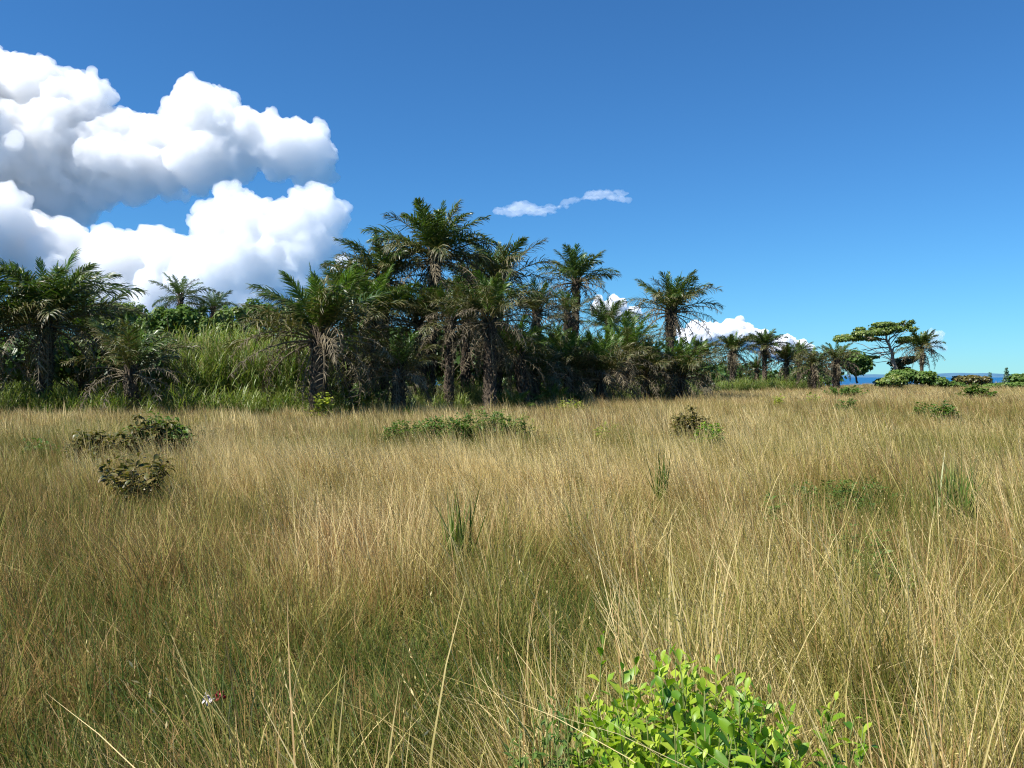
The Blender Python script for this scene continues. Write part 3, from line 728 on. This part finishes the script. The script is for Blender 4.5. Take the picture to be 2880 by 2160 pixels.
def zone_scatter(name, label, n, u0, u1, doff, protos, sc0, sc1, seed, dens=None, d0=None, d1=None):
    r_ = np.random.RandomState(seed)
    u = r_.uniform(u0, u1, n)
    d = np.interp(u, edge_u, edge_d) + r_.uniform(doff[0], doff[1], n) if d0 is None else np.sqrt(r_.uniform(d0 ** 2, d1 ** 2, n))
    x = (u - 1440) / F * d; s = r_.uniform(sc0, sc1, n)
    P = np.stack([x, d, ground_h(x, d)], 1)
    rot = np.stack([r_.normal(0, .08, n), r_.normal(0, .08, n), r_.uniform(0, 6.28, n)], 1)
    return scatter(name, label, P, rot, np.stack([s, s, s], 1), r_.rand(n), r_.rand(n), r_.randint(0, len(protos), n), protos)

zone_scatter('tall_cane', 'bright green tall cane filling the gap between the left palms and the central grove', 420, 520, 900, (2.5, 9), CANE, .75, 1.2, 31)
zone_scatter('tall_cane', 'green cane growing among and behind the left palms', 170, -150, 620, (10, 16), CANE, .8, 1.1, 32)
zone_scatter('tall_cane', 'shaded cane and weeds under the palms of the central grove', 260, 900, 1960, (2.5, 12), CANE, .3, .62, 33)
zone_scatter('guinea_grass', 'fringe of tall green grass along the edge of the palms at left', 190, -150, 900, (-.6, 1.8), GUINEA, .5, 1.35, 34)
zone_scatter('guinea_grass', 'sparse green grass at the foot of the central grove', 150, 900, 1980, (-.3, 3), GUINEA, .5, 1.0, 35)
zone_scatter('green_weeds', 'strip of low green weeds under the distant right hand palms', 300, 2020, 2300, (-5, 5), GUINEA, .8, 1.5, 36)

# ------------------------------------------------------------------ broadleaf trees and bushes
def blob_points(n, blobs, r_, shell=.55):
    P = []; Nn = []
    vol = np.array([b[3] * b[4] * b[5] for b in blobs]) ** .75; k = r_.choice(len(blobs), n, p=vol / vol.sum())
    B = np.array(blobs)[k]; dv = unit(r_.randn(n, 3)); rr = (shell + (1 - shell) * r_.rand(n)) ** .8
    P = B[:, :3] + dv * rr[:, None] * B[:, 3:6]
    return P, dv

def broadleaf(name, label, cat, u, d, base_v, blobs, leaf, n, mat, bark, trunk=None, tr=.15, group=None, seed=0, wl=.42, limbs=True, z0=None, flat=.5, gap=.36, limbr=.32, nl=0):
    """blobs: (u, v, depth, half width px, half height px) at distance d"""
    r_ = np.random.RandomState(seed); x0 = X(u, d); g = float(ground_h(np.array(x0), np.array(float(d))))
    root = empty(name, (x0, d, g)); tag(root, label, cat, group)
    s = d / F
    BL = [((bu - u) * s, bd, Z(bv, d) - g, hw * s, max(hw, hh) * s * .85, hh * s) for bu, bv, bd, hw, hh in blobs]
    P, dv = blob_points(n, BL, r_); P[:, 2] = np.maximum(P[:, 2], .03)
    clump = .35 * np.stack([fbm(P[:, 0] / (leaf * 5) + seed, P[:, 2] / (leaf * 5), 3 + i) - .5 for i in range(3)], 1)
    keepm = fbm(P[:, 0] / (leaf * 4) + 3, P[:, 2] / (leaf * 4) + P[:, 1] / (leaf * 4), seed + 5, 2) > gap
    P = (P + clump * leaf * 3)[keepm]; dv = dv[keepm]; m = len(P)
    N = unit(np.array([0, 0, 1.0]) * flat * 2 + dv + r_.randn(m, 3) * .45); Dd = unit(np.cross(N, r_.randn(m, 3)) + np.array([0, 0, -.25]))
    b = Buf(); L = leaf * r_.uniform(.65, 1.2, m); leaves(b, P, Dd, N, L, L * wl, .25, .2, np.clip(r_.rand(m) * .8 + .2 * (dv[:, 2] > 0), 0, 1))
    cr = obj('crown' if cat == 'tree' else 'foliage', b.mesh('leaf_crown', mat), root); cr['kind'] = 'stuff'
    # trunk and limbs
    b = Buf()
    tp = np.array([[0, 0, -.05], [0, 0, BL[0][2] * .6]]) if trunk is None else np.array([[(tu - u) * s, td, Z(tv, d) - g] for tu, tv, td in trunk])
    kk = np.linspace(0, 1, len(tp)); q = np.linspace(0, 1, 9)
    path = np.stack([np.interp(q, kk, tp[:, j]) for j in range(3)], 1); path[1:-1] += r_.randn(7, 3) * tr * .25
    tube(b, path, np.linspace(tr, tr * .35, 9), 8, .5, .06)
    if limbs:
        for bl in BL:
            for j in range(nl or (3 if len(BL) < 8 else 2)):
                st = path[r_.randint(3, 8)]; en = np.array(bl[:3]) + r_.randn(3) * np.array(bl[3:6]) * .45
                mid = (st + en) / 2 + r_.randn(3) * .06 * np.linalg.norm(en - st)
                mid[2] += .05 * np.linalg.norm(en - st)
                tube(b, np.stack([st, st * .6 + mid * .4, mid, mid * .5 + en * .5, en]), np.linspace(tr * limbr, tr * .06, 5), 5, .5)
    obj('trunk' if cat == 'tree' else 'stems', b.mesh('trunk', M[bark]), root)
    return root

# far wood behind the cane at left
wood = [('round crowned tree of the far wood, next to the big left palm', 300, 58, [(300, 870, 0, 75, 42), (255, 890, 1, 55, 50), (340, 890, -1, 60, 45)], 'woodland'),
        ('yellow green tree of the far wood, left of the palm tuft', 385, 60, [(385, 868, 0, 70, 36), (420, 890, 1, 60, 45), (350, 900, 0, 60, 45)], 'woodland'),
        ('dull green tree of the far wood under the palm tuft', 475, 57, [(470, 880, 0, 70, 42), (520, 895, 0, 60, 40)], 'midgreen'),
        ('pale green bush tree of the far wood, right of the palm tuft', 650, 56, [(650, 890, 0, 50, 34), (610, 900, 0, 55, 40)], 'woodland'),
        ('dark leafy tree of the far wood against the white cloud', 705, 60, [(700, 860, 0, 55, 36), (735, 870, 0, 45, 36), (670, 885, 0, 50, 36)], 'midgreen'),
        ('olive tree of the far wood between the palm tuft and the pale one', 560, 62, [(565, 880, 0, 60, 36), (535, 890, 0, 50, 40)], 'woodland'),
        ('dark tree of the far wood behind the full green palm', 800, 62, [(790, 880, 0, 70, 60), (850, 890, 0, 70, 70)], 'darkgreen'),
        ('tree of the far wood peeping out left of the big left palm', 30, 58, [(20, 860, 0, 110, 60), (120, 880, 0, 90, 60)], 'darkgreen')]
for i, (lab, u, d, bl, mt) in enumerate(wood):
    bl = [(b[0] + rs.uniform(-.8, .8) * b[3], b[1] + rs.uniform(-.35, .8) * b[4], b[2] + rs.uniform(-1, 1), b[3] * rs.uniform(.25, .55), b[4] * rs.uniform(.3, .6)) for b in bl for _ in range(6)] + [(b[0], b[1] + 75, b[2], b[3] * 1.1, 60) for b in bl]
    broadleaf('broadleaf_tree', lab, 'tree', u, d, 1080, bl, .22, 9000, M[mt], 'bark_dark', None, .16, 'trees of the far wood', 50 + i, limbr=.2, nl=1)
# thicket added behind the palms to block sky light and darken the grove
for i, (lab, u, d, w_, top) in enumerate([('dark shrub thicket added behind the left part of the central grove', 1020, 46, 170, 930), ('dark shrub thicket added behind the middle of the central grove', 1260, 49, 190, 900),
                                     ('dark shrub thicket added behind the right part of the central grove', 1490, 55, 160, 940), ('dark shrub thicket added behind the low wide palm', 1700, 66, 150, 975),
                                     ('dark shrub thicket added behind the broad tall palm', 1880, 70, 110, 1000), ('dark shrub thicket added behind the left palms', 230, 38.5, 330, 945), ('dark shrub thicket added behind the full green palm', 930, 37.5, 110, 960)]):
    hh = (1065 - top) / 2
    broadleaf('shade_thicket', lab, 'shrub', u, d, 1070, [(u + k * w_ * .5, top + hh + rs.uniform(-8, 12), rs.uniform(-2, 2), w_ * .42, hh) for k in (-1.4, -.5, .4, 1.3)], .34, 9000, M['darkgreen'], 'bark_dark', None, .1, 'thickets added behind the palms', 70 + i, gap=.28)

# woodland that closes the land behind the palms
r_ = np.random.RandomState(88); b = Buf()
for k in range(90):
    u = r_.uniform(-500, 2300); d = r_.uniform(135, 178); c = np.array([X(u, d), d, 0]); hh = r_.uniform(2.2, 4.6); wd = r_.uniform(3, 6); n = 420
    dv = unit(r_.randn(n, 3)); P = c + dv * np.array([wd, wd * .6, hh * .55]) * (.75 + .25 * r_.rand(n, 1)) + np.array([0, 0, hh * .5])
    leaves(b, P, r_.randn(n, 3), dv + np.array([0, 0, .5]) + r_.randn(n, 3) * .4, .8, .35, .2, .2)
tag(obj('far_woodland', b.mesh('far_woodland', M['darkgreen'])), 'low dark woodland far behind the palms', 'woodland', kind='stuff')

# umbrella shaped tree by the sea
ut = broadleaf('umbrella_tree', 'wide flat topped tree with pale bare lower branches by the sea', 'tree', 2518, 115, 1060,
     [(2372, 953, 0, 30, 7), (2395, 946, 1, 40, 9), (2430, 938, -1, 44, 9), (2468, 932, 0, 46, 10), (2505, 924, 0, 44, 10), (2540, 914, 1, 36, 10), (2552, 906, 0, 22, 7), (2480, 912, 0, 40, 6),
      (2428, 924, 0, 36, 6), (2565, 924, 0, 18, 8), (2420, 952, 1, 60, 5), (2560, 952, 1, 34, 8), (2534, 960, 0, 20, 5), (2455, 950, 2, 44, 5), (2452, 1003, 0, 24, 3), (2425, 1010, 1, 16, 3)],
     .30, 13000, M['woodland'], 'bark_pale', [(2520, 1062, 0), (2517, 1030, 0), (2510, 995, 0), (2500, 970, 0), (2492, 948, 0)], .33, seed=91, gap=.33, limbr=.16, nl=1)
b = Buf(); s = 115 / F
for (u0, v0, u1, v1, r0) in [(2508, 995, 2430, 1022, .10), (2508, 990, 2415, 1012, .10), (2503, 978, 2420, 992, .10), (2508, 988, 2560, 962, .12), (2495, 955, 2400, 952, .12), (2497, 962, 2535, 925, .12), (2493, 955, 2500, 920, .10)]:
    p = np.array([[(u0 + (u1 - u0) * q - 2518) * s, rs.normal(0, .15), Z(v0 + (v1 - v0) * q - 5 * math.sin(q * 3.1), 115) + rs.normal(0, .08)] for q in np.linspace(0, 1, 8)])
    tube(b, p, np.linspace(r0, .025, 8), 5)
    for k in range(9):
        q = rs.randint(2, 8); st = p[q]; en = st + np.array([math.copysign(rs.uniform(.4, 1.6), u1 - u0), rs.normal(0, .5), rs.normal(.1, .35)])
        tube(b, np.stack([st, (st + en) / 2 + rs.randn(3) * .08, en]), np.array([.04, .03, .012]), 4)
obj('branches', b.mesh('branches', M['bark_pale']), ut)

broadleaf('broadleaf_tree', 'small dark rounded tree beside the thick stumped palm', 'tree', 2412, 96, 1078,
     [(2405, 1005, 0, 34, 24), (2385, 1020, 0, 26, 22), (2430, 1022, 0, 26, 20), (2410, 1038, 0, 30, 16)], .34, 2600, M['midgreen'], 'bark_dark', [(2412, 1078, 0), (2405, 1050, 0), (2408, 1015, 0)], .13, seed=92)
broadleaf('broadleaf_tree', 'brownish bushy tree between the umbrella shaped tree and the lone palm', 'tree', 2538, 118, 1060,
     [(2545, 1012, 0, 30, 9), (2520, 1022, 0, 26, 9), (2560, 1008, 0, 22, 7), (2535, 1038, 0, 28, 10)], .34, 1700, M['bronze'], 'bark_dark', None, .1, seed=93)
bush = [('large rounded bright green bush under the umbrella shaped tree', 2530, 100, [(2530, 1060, 0, 40, 20), (2555, 1052, 0, 26, 16), (2590, 1060, 0, 36, 18), (2615, 1056, 0, 20, 15), (2490, 1072, -2, 30, 14), (2635, 1070, 0, 30, 13), (2648, 1078, 0, 30, 9)], 'midgreen', .36, 3800),
        ('lime green bush in front of the large rounded one', 2495, 96, [(2490, 1074, 0, 32, 11), (2520, 1068, 0, 30, 15)], 'woodland', .34, 1500),
        ('brown green bush right of the large rounded one', 2715, 112, [(2700, 1067, 0, 26, 12), (2735, 1065, 0, 30, 12), (2765, 1068, 0, 22, 11)], 'bronze', .36, 2200),
        ('dark bush at the right edge of the picture by the sea', 2868, 112, [(2860, 1062, 0, 22, 13), (2890, 1060, 0, 26, 15)], 'midgreen', .36, 1600),
        ('low green bush row right of the brown green bush', 2840, 105, [(2800, 1083, 0, 40, 7), (2850, 1083, 0, 40, 7), (2880, 1082, 0, 30, 8)], 'midgreen', .34, 1500),
        ('low green bush between the big bush and the brown green one', 2665, 104, [(2660, 1078, 0, 30, 9), (2690, 1082, 0, 26, 7)], 'midgreen', .34, 1100),
        ('small dark bush seen past the thick stumped palm', 2315, 110, [(2310, 1068, 0, 26, 6)], 'midgreen', .3, 500)]
for i, (lab, u, d, bl, mt, lf, n) in enumerate(bush):
    broadleaf('coastal_bush', lab, 'bush', u, d, 1080, bl, lf, n, M[mt], 'bark_dark', [(u, 1098, 0), (u, bl[0][1], 0)], .07, 'bushes near the shore', 100 + i)
# two little conifers at the far right
for i, (lab, u, top, hw) in enumerate([('small pointed conifer right of the brown green bush', 2785, 1051, 8), ('taller pointed conifer at the far right, pale tipped', 2831, 1037, 13)]):
    d = 120; bl = [(u, top + k * 8, 0, 2 + hw * (k + .4) / 5, 4.5) for k in range(6)]
    broadleaf('conifer', lab, 'tree', u, d, 1085, bl, .28, 700, M['pine'], 'bark_dark', [(u, 1094, 0), (u, top, 0)], .08, 'little conifers at the shore', 120 + i, wl=.25, gap=0.0, limbs=False)

# ------------------------------------------------------------------ shrubs and weeds standing in the meadow
def shrub(name, label, u, d, w_, h, leaf, n, mat, stems=14, group=None, seed=0, wl=.3, droop=.45, up=.5, parts=0, stem_mat='twig', depth=.8, low=.15, tall=.0):
    """leafy stems fanning out from the base; the first `parts` leaves are objects of their own"""
    r_ = np.random.RandomState(seed); x0 = X(u, d); g = float(ground_h(np.array(x0), np.array(float(d))))
    root = empty(name, (x0, d, g)); tag(root, label, 'shrub' if h > .3 else 'weed', group)
    b = Buf(); paths = []
    for i in range(stems):
        a = r_.uniform(0, 6.28); q = math.sqrt(r_.rand()); e = np.array([math.cos(a) * q * w_ * .5, math.sin(a) * q * w_ * .5 * depth, 0])
        hh = h * (math.sqrt(max(0, 1 - .75 * q * q))) * r_.uniform(.75, 1.05)
        st = e * .35 + r_.randn(3) * .02; st[2] = 0; en = e + np.array([0, 0, hh]) + r_.randn(3) * .02
        t = np.linspace(0, 1, 6)[:, None]
        p = st + (en - st) * np.concatenate([t ** 1.3, t ** 1.3, t], 1) + r_.randn(6, 3) * .012 * (t > 0)
        tube(b, p, np.linspace(max(.003, leaf * .05), .0015, 6), 4, .5); paths.append(p)
    obj('stems', b.mesh('stems', M[stem_mat]), root)
    k = r_.randint(0, stems, n); t = low + (1 - low) * r_.rand(n) ** .7
    PP = np.array(paths); i0 = np.minimum((t * 5).astype(int), 4); f = (t * 5 - i0)[:, None]
    P = PP[k, i0] * (1 - f) + PP[k, i0 + 1] * f
    az = r_.uniform(0, 6.28, n); el = r_.normal(up, .35, n)
    Dv = np.stack([np.cos(az) * np.cos(el), np.sin(az) * np.cos(el), np.sin(el)], 1)
    P = P + Dv * leaf * .15
    N = unit(np.array([0, 0, 1.0]) + r_.randn(n, 3) * .3 - Dv * .2); L = leaf * r_.uniform(.6, 1.15, n)
    order = np.argsort(-(P[:, 2] / h - P[:, 1] / w_ * .8)); P, Dv, N, L = P[order], Dv[order], N[order], L[order]
    if parts:
        for j in range(parts):
            lb = LEAF[mat][r_.randint(0, len(LEAF[mat]))]
            dz = Vector(Dv[j]); nz = Vector(N[j]); yv = nz.cross(dz).normalized(); nz = dz.cross(yv).normalized()
            from mathutils import Matrix
            m3 = Matrix((dz, yv, nz)).transposed()
            obj('leaf', lb, root, tuple(P[j]), m3.to_euler(), float(L[j]))
        P, Dv, N, L = P[parts:], Dv[parts:], N[parts:], L[parts:]
    if len(P):
        b = Buf(); leaves(b, P, Dv, N, L, L * wl, .3, droop)
        fo = obj('foliage', b.mesh('foliage', M[mat]), root); fo['kind'] = 'stuff'
    return root

def leaf_mesh(mat, seed, wl, curl, fold, shape):
    r_ = np.random.RandomState(seed); k = 7; t = np.linspace(0, 1, k)
    wv = wl * np.interp(t, np.linspace(0, 1, 7), shape); th = -curl * t ** 1.3
    cx = np.concatenate([[0], np.cumsum(np.cos(th[:-1]) / (k - 1))]); cz = np.concatenate([[0], np.cumsum(np.sin(th[:-1]) / (k - 1))])
    wav = .03 * r_.randn(k)
    C = np.stack([cx, 0.03 * np.sin(t * 3 + seed), cz], 1)
    Lf = C + np.stack([0 * t, -wv, wv * fold + wav * wl], 1); Rt = C + np.stack([0 * t, wv, wv * fold - wav * wl], 1)
    V = np.stack([Lf, C, Rt], 1).reshape(-1, 3); T = []
    for i in range(k - 1):
        q = 3 * i; T += [(q, q + 1, q + 4), (q, q + 4, q + 3), (q + 1, q + 2, q + 5), (q + 1, q + 5, q + 4)]
    return mesh_from('leaf', V, np.array(T), {'rnd': np.full(len(V), r_.rand()), 't': np.repeat(t, 3)}, M[mat], True)
OB = [.06, .45, .75, .95, 1.0, .75, .02]; EL = [.08, .6, .95, 1.0, .85, .5, .02]
LEAF = {'lime': [leaf_mesh('lime', 300 + i, .20 + .03 * (i % 3), .2 + .2 * (i % 4), .25 + .15 * (i % 3), OB if i % 3 else EL) for i in range(10)],
        'bronze': [leaf_mesh('bronze', 320 + i, .22, .5 + .25 * (i % 4), .3, EL) for i in range(6)],
        'midgreen': [leaf_mesh('midgreen', 340 + i, .16, .3 + .2 * (i % 3), .3, EL) for i in range(6)]}

def fore_bush(name, label, u, d, hw, hd, h, stems, per, leaf, mat, parts, seed, stem_mat='green_stem', tilt=.25, group=None):
    """close up bush: upright shoots set with alternate leaves"""
    from mathutils import Matrix
    r_ = np.random.RandomState(seed); x0 = X(u, d); g = float(ground_h(np.array(x0), np.array(float(d))))
    root = empty(name, (x0, d, g)); tag(root, label, 'shrub', group)
    b = Buf(); rows = []
    for i in range(stems):
        ex, ey = r_.uniform(-1, 1), r_.uniform(-1, 1)
        q = ex * ex * .8 + ey * ey * .25
        if q > 1: ex *= .6
        hh = h * (1 - .28 * q) * r_.uniform(.70, 1.08)
        st = np.array([ex * hw * .45, ey * hd * .45, 0]); en = np.array([ex * hw, ey * hd, hh]) + np.append(r_.randn(2) * .02, 0)
        t = np.linspace(0, 1, 8)[:, None]
        p = st + (en - st) * np.concatenate([t ** .9, t ** .9, t], 1) + r_.randn(8, 3) * .006 * (t > 0)
        tube(b, p, np.linspace(.0042, .0016, 8), 5, .5)
        m = per + r_.randint(-2, 3); az0 = r_.uniform(0, 6.28)
        for j in range(m):
            tq = 1.0 - .62 * (j / m) ** .95; q5 = tq * 7; i0 = min(int(q5), 6); f = q5 - i0
            P = p[i0] * (1 - f) + p[i0 + 1] * f; az = az0 + j * 2.4 + r_.normal(0, .3); el = np.interp(j / m, [0, .3, 1], [1.05, .6, .15]) + r_.normal(0, .25)
            rows.append((P, az, el, leaf * np.interp(j / m, [0, .12, .5, 1], [.55, .95, 1.1, .9]) * r_.uniform(.75, 1.2), tq * hh - ey * .12))
    obj('stems', b.mesh('stems', M[stem_mat]), root)
    rows.sort(key=lambda q: -q[4])
    for j, (P, az, el, L, _) in enumerate(rows[:parts]):
        dz = Vector((math.cos(az) * math.cos(el), math.sin(az) * math.cos(el), math.sin(el)))
        nz = Vector((r_.normal(0, tilt), r_.normal(0, tilt), 1)); yv = nz.cross(dz).normalized(); nz = dz.cross(yv).normalized()
        o = obj('leaf', LEAF[mat][r_.randint(0, len(LEAF[mat]))], root, tuple(P), Matrix((dz, yv, nz)).transposed().to_euler(), L)
    rest = rows[parts:]
    if rest:
        P = np.array([q[0] for q in rest]); az = np.array([q[1] for q in rest]); el = np.array([q[2] for q in rest]); L = np.array([q[3] for q in rest])
        Dv = np.stack([np.cos(az) * np.cos(el), np.sin(az) * np.cos(el), np.sin(el)], 1); n = len(P)
        b = Buf(); leaves(b, P, Dv, np.array([0, 0, 1.0]) + r_.randn(n, 3) * .25, L, L * .30, .3, .15)
        fo = obj('foliage', b.mesh('foliage', M[mat]), root); fo['kind'] = 'stuff'
    return root

fore_bush('leafy_bush', 'bright lime green leafy bush in the right foreground', 1955, 2.50, .31, .46, .67, 220, 13, .066, 'lime', 300, 401)
fore_bush('leafy_bush', 'small green sprig standing off the left end of the lime bush', 1655, 2.70, .03, .05, .74, 3, 12, .045, 'lime', 34, 402)
fore_bush('leafy_bush', 'darker green leafy shoots right of the lime bush', 2385, 2.55, .07, .12, .66, 7, 11, .055, 'lime', 70, 403)
fore_bush('leafy_bush', 'low dark green herb left of the lime bush at the bottom edge', 1555, 2.62, .13, .16, .60, 26, 10, .045, 'midgreen', 200, 404)

shrub('meadow_shrub', 'nearest of the three left shrubs, with large hanging bronze leaves', 385, 10.4, 1.05, .80, .12, 520, 'bronze', 26, 'bronze shrubs at left in the meadow', 411, parts=300, droop=.4, up=.1)
shrub('meadow_shrub', 'left one of the two rear bronze shrubs at left', 300, 14.2, 1.5, .80, .13, 1500, 'bronze', 40, 'bronze shrubs at left in the meadow', 412, droop=.5, up=.1, depth=.5)
shrub('meadow_shrub', 'highest and greenest shrub of the group at left in the meadow', 445, 15.2, 1.35, .98, .13, 1900, 'midgreen', 44, 'bronze shrubs at left in the meadow', 413, droop=.5, up=.1, depth=.6)
shrub('meadow_shrub', 'bronze shrub growing into the highest green shrub at left', 425, 15.0, 1.0, 1.05, .13, 500, 'bronze', 26, 'bronze shrubs at left in the meadow', 419, droop=.5, up=.1, depth=.6, low=.7)
shrub('meadow_shrub', 'small green shrub just right of the bronze shrubs', 575, 18, .55, .66, .10, 260, 'bronze', 12, None, 414, droop=.4, up=.2)
shrub('meadow_shrub', 'faint green shrub at the left edge, left of the bronze shrubs', 120, 15.5, .9, .52, .09, 420, 'midgreen', 16, None, 415)
CEN = [(1180, 18.9, 1.0, .70), (1235, 18.8, 1.0, .78), (1290, 18.6, 1.1, .82), (1345, 18.6, 1.1, .96), (1400, 18.6, 1.0, .82), (1130, 18.9, .9, .66), (1455, 18.9, .8, .7)]
for i, (u, d, w_, h) in enumerate(CEN):
    shrub('green_herb', ['low green herb in the middle of the meadow, second from left of its row', 'green herb in the middle of the meadow, third from left of its row', 'green herb in the middle of the meadow, fourth from left of its row',
          'tallest green herb of the row in the middle of the meadow', 'green herb right of the tallest in the row in the middle of the meadow', 'leftmost low herb of the row in the middle of the meadow', 'rightmost low herb of the row in the middle of the meadow'][i],
          u, d, w_, h, .10, 900, 'midgreen', 26, 'green herbs in the middle of the meadow', 430 + i, wl=.25, droop=.3, up=.3, stem_mat='green_stem')
shrub('yellow_weed', 'yellow flecked weed behind the row of green herbs', 1462, 22, 1.1, .72, .08, 420, 'yellowgreen', 16, None, 441, stem_mat='green_stem')
shrub('yellow_weed', 'pale yellow green weed at the foot of the grove, right of the green herbs', 1605, 34, 1.1, .80, .16, 420, 'yellowgreen', 16, None, 442, stem_mat='green_stem')
shrub('yellow_weed', 'pale green weed low in the grass left of the bronze and lime bush pair', 1715, 19.5, 1.0, .52, .08, 420, 'yellowgreen', 18, None, 443, stem_mat='green_stem')
shrub('meadow_shrub', 'bronze brown shrub in the right middle meadow, with a lime one at its foot', 1945, 18.2, 1.0, .98, .11, 1500, 'bronze', 34, None, 444, droop=.4, up=.15)
shrub('meadow_shrub', 'lime green shrub at the foot of the bronze brown one', 1995, 17.2, .75, .72, .075, 1100, 'lime', 26, None, 445, stem_mat='green_stem')
shrub('meadow_shrub', 'small dark shrub in the far right meadow, left of the upright one', 2382, 35, 1.1, .78, .14, 520, 'midgreen', 18, None, 446)
shrub('meadow_shrub', 'upright green shrub alone in the right meadow', 2655, 24.5, .95, .88, .13, 620, 'midgreen', 22, None, 447, up=.6)
shrub('meadow_shrub', 'low weed behind the upright green shrub', 2600, 30, 1.0, .70, .12, 320, 'midgreen', 14, None, 448)
shrub('meadow_shrub', 'round dark bush in the far right meadow beyond the upright shrub', 2748, 55, 2.6, 1.15, .26, 800, 'midgreen', 24, None, 449)
shrub('meadow_shrub', 'low bush in the far meadow in front of the thick stumped palm', 2378, 62, 3.4, .95, .26, 800, 'midgreen', 26, None, 450)
shrub('yellow_weed', 'left one of two tiny bright weeds in the far right meadow', 2192, 42, .9, .75, .15, 220, 'yellowgreen', 12, None, 451, stem_mat='green_stem')
shrub('yellow_weed', 'right one of two tiny bright weeds in the far right meadow', 2285, 41, 1.2, .75, .15, 300, 'yellowgreen', 14, None, 452, stem_mat='green_stem')
shrub('leafy_weed', 'pale leafy weed at the foot of the full green palm', 905, 29.5, 1.0, 1.05, .22, 200, 'yellowgreen', 12, None, 453, stem_mat='green_stem')
shrub('leafy_weed', 'low weeds at the foot of the low bushy palm', 1180, 30.5, 1.8, .62, .14, 420, 'midgreen', 18, None, 454, stem_mat='green_stem')
DK = [(2330, 1335, .9, .42), (2440, 1340, .9, .45), (2395, 1370, .7, .4), (2420, 1480, .5, .45), (2480, 1530, .5, .42), (2400, 1545, .45, .4), (2168, 1410, .25, .6), (2540, 1560, .4, .36)]
for i, (u, v, w_, h) in enumerate(DK):
    shrub('leafy_weed', ['dark leafy weed in the grass of the right meadow, left one of the upper pair', 'dark leafy weed in the grass of the right meadow, right one of the upper pair', 'dark leafy weed just below the upper pair in the right meadow',
          'dark leafy weed above the lower cluster in the right grass', 'rightmost large dark weed of the lower cluster in the right grass', 'left dark weed of the lower cluster in the right grass', 'thin dark sprig standing alone left of the dark weeds', 'small low dark weed at the lower right of the cluster'][i],
          u, D(v, .42), w_, h, .07, int(260 * w_ + 40), 'midgreen', 12, 'dark weeds in the right part of the meadow', 460 + i, wl=.22, stem_mat='green_stem')

# clumps of broad bladed green grass
def broad_grass(label, u, d, h, w_, n, seed):
    global rs
    keep = rs; rs = np.random.RandomState(seed); x0 = X(u, d); g = float(ground_h(np.array(x0), np.array(float(d))))
    root = empty('broad_grass_clump', (x0, d, g)); tag(root, label, 'grass clump', 'broad bladed grass clumps')
    for i in range(n):
        b = Buf(); hh = h * rs.uniform(.6, 1.1); az = rs.uniform(0, 6.28); ln = abs(rs.normal(.1, .16)); k = 6; t = np.linspace(0, 1, k)
        th = ln + rs.uniform(0, .45) * t ** 2
        stp = np.stack([np.sin(th) * math.cos(az), np.sin(th) * math.sin(az), np.cos(th)], 1) * hh / (k - 1)
        P = np.concatenate([np.zeros((1, 3)), np.cumsum(stp[:-1], 0)]) + np.append(rs.randn(2) * w_ * .22, 0)
        sa = rs.uniform(0, 3.14); S = np.array([math.cos(sa), math.sin(sa), 0])[None].repeat(k, 0)
        ribbons(b, P[None], S[None], (.009 * np.array([.7, 1, 1, .85, .55, .04]) * rs.uniform(.6, 1.2))[None])
        obj('blade', b.mesh('blade', M['cane']), root)
    rs = keep
broad_grass('clump of broad green blades in the middle of the near grass', 1285, 6.6, .80, .22, 34, 501)
broad_grass('narrow tuft of upright green blades right of centre', 1858, 10, .78, .16, 26, 502)
broad_grass('largest clump of broad green blades near the right edge', 2688, 8.6, .88, .50, 70, 503)
broad_grass('small dark tuft of upright blades right of the middle clump', 1622, 7.6, .52, .08, 16, 504)

# ------------------------------------------------------------------ a crumpled wrapper lying in the grass
def wrapper():
    d = 3.7; x0 = X(605, d); root = empty('crumpled_wrapper', (x0, d, .20)); tag(root, 'crumpled red and white wrapper lying in the grass at lower left', 'litter')
    for nm, col, off, sd_ in (('red_foil', (0.45, 0.03, 0.05), (.02, 0, .012), 1), ('white_foil', (0.75, 0.70, 0.70), (-.03, -.01, 0), 2)):
        r_ = np.random.RandomState(sd_); k = 7; g = np.linspace(-1, 1, k); A, B = np.meshgrid(g, g)
        V = np.stack([A * .026 + r_.randn(k, k) * .004, B * .020 + r_.randn(k, k) * .004, r_.randn(k, k) * .010 + .012 * np.cos(A * 3)], -1).reshape(-1, 3)
        a = (np.arange(k - 1)[:, None] * k + np.arange(k - 1)[None]).ravel()
        T = np.concatenate([np.stack([a, a + 1, a + k + 1], 1), np.stack([a, a + k + 1, a + k], 1)])
        m, nt, N, Lk = nodes_of(nm); out = N('ShaderNodeOutputMaterial'); p = N('ShaderNodeBsdfPrincipled'); nz = N('ShaderNodeTexNoise'); nz.inputs['Scale'].default_value = 60
        bp = N('ShaderNodeBump'); bp.inputs['Distance'].default_value = .002; Lk(nz.outputs[0], bp.inputs['Height']); Lk(bp.outputs[0], p.inputs['Normal'])
        p.inputs['Base Color'].default_value = (*col, 1); p.inputs['Roughness'].default_value = .35; Lk(p.outputs[0], out.inputs[0])
        o = obj(nm, mesh_from(nm, V, T, None, m), root, off, (.5, .2, sd_)); md = o.modifiers.new('thick', 'SOLIDIFY'); md.thickness = .0006
wrapper()
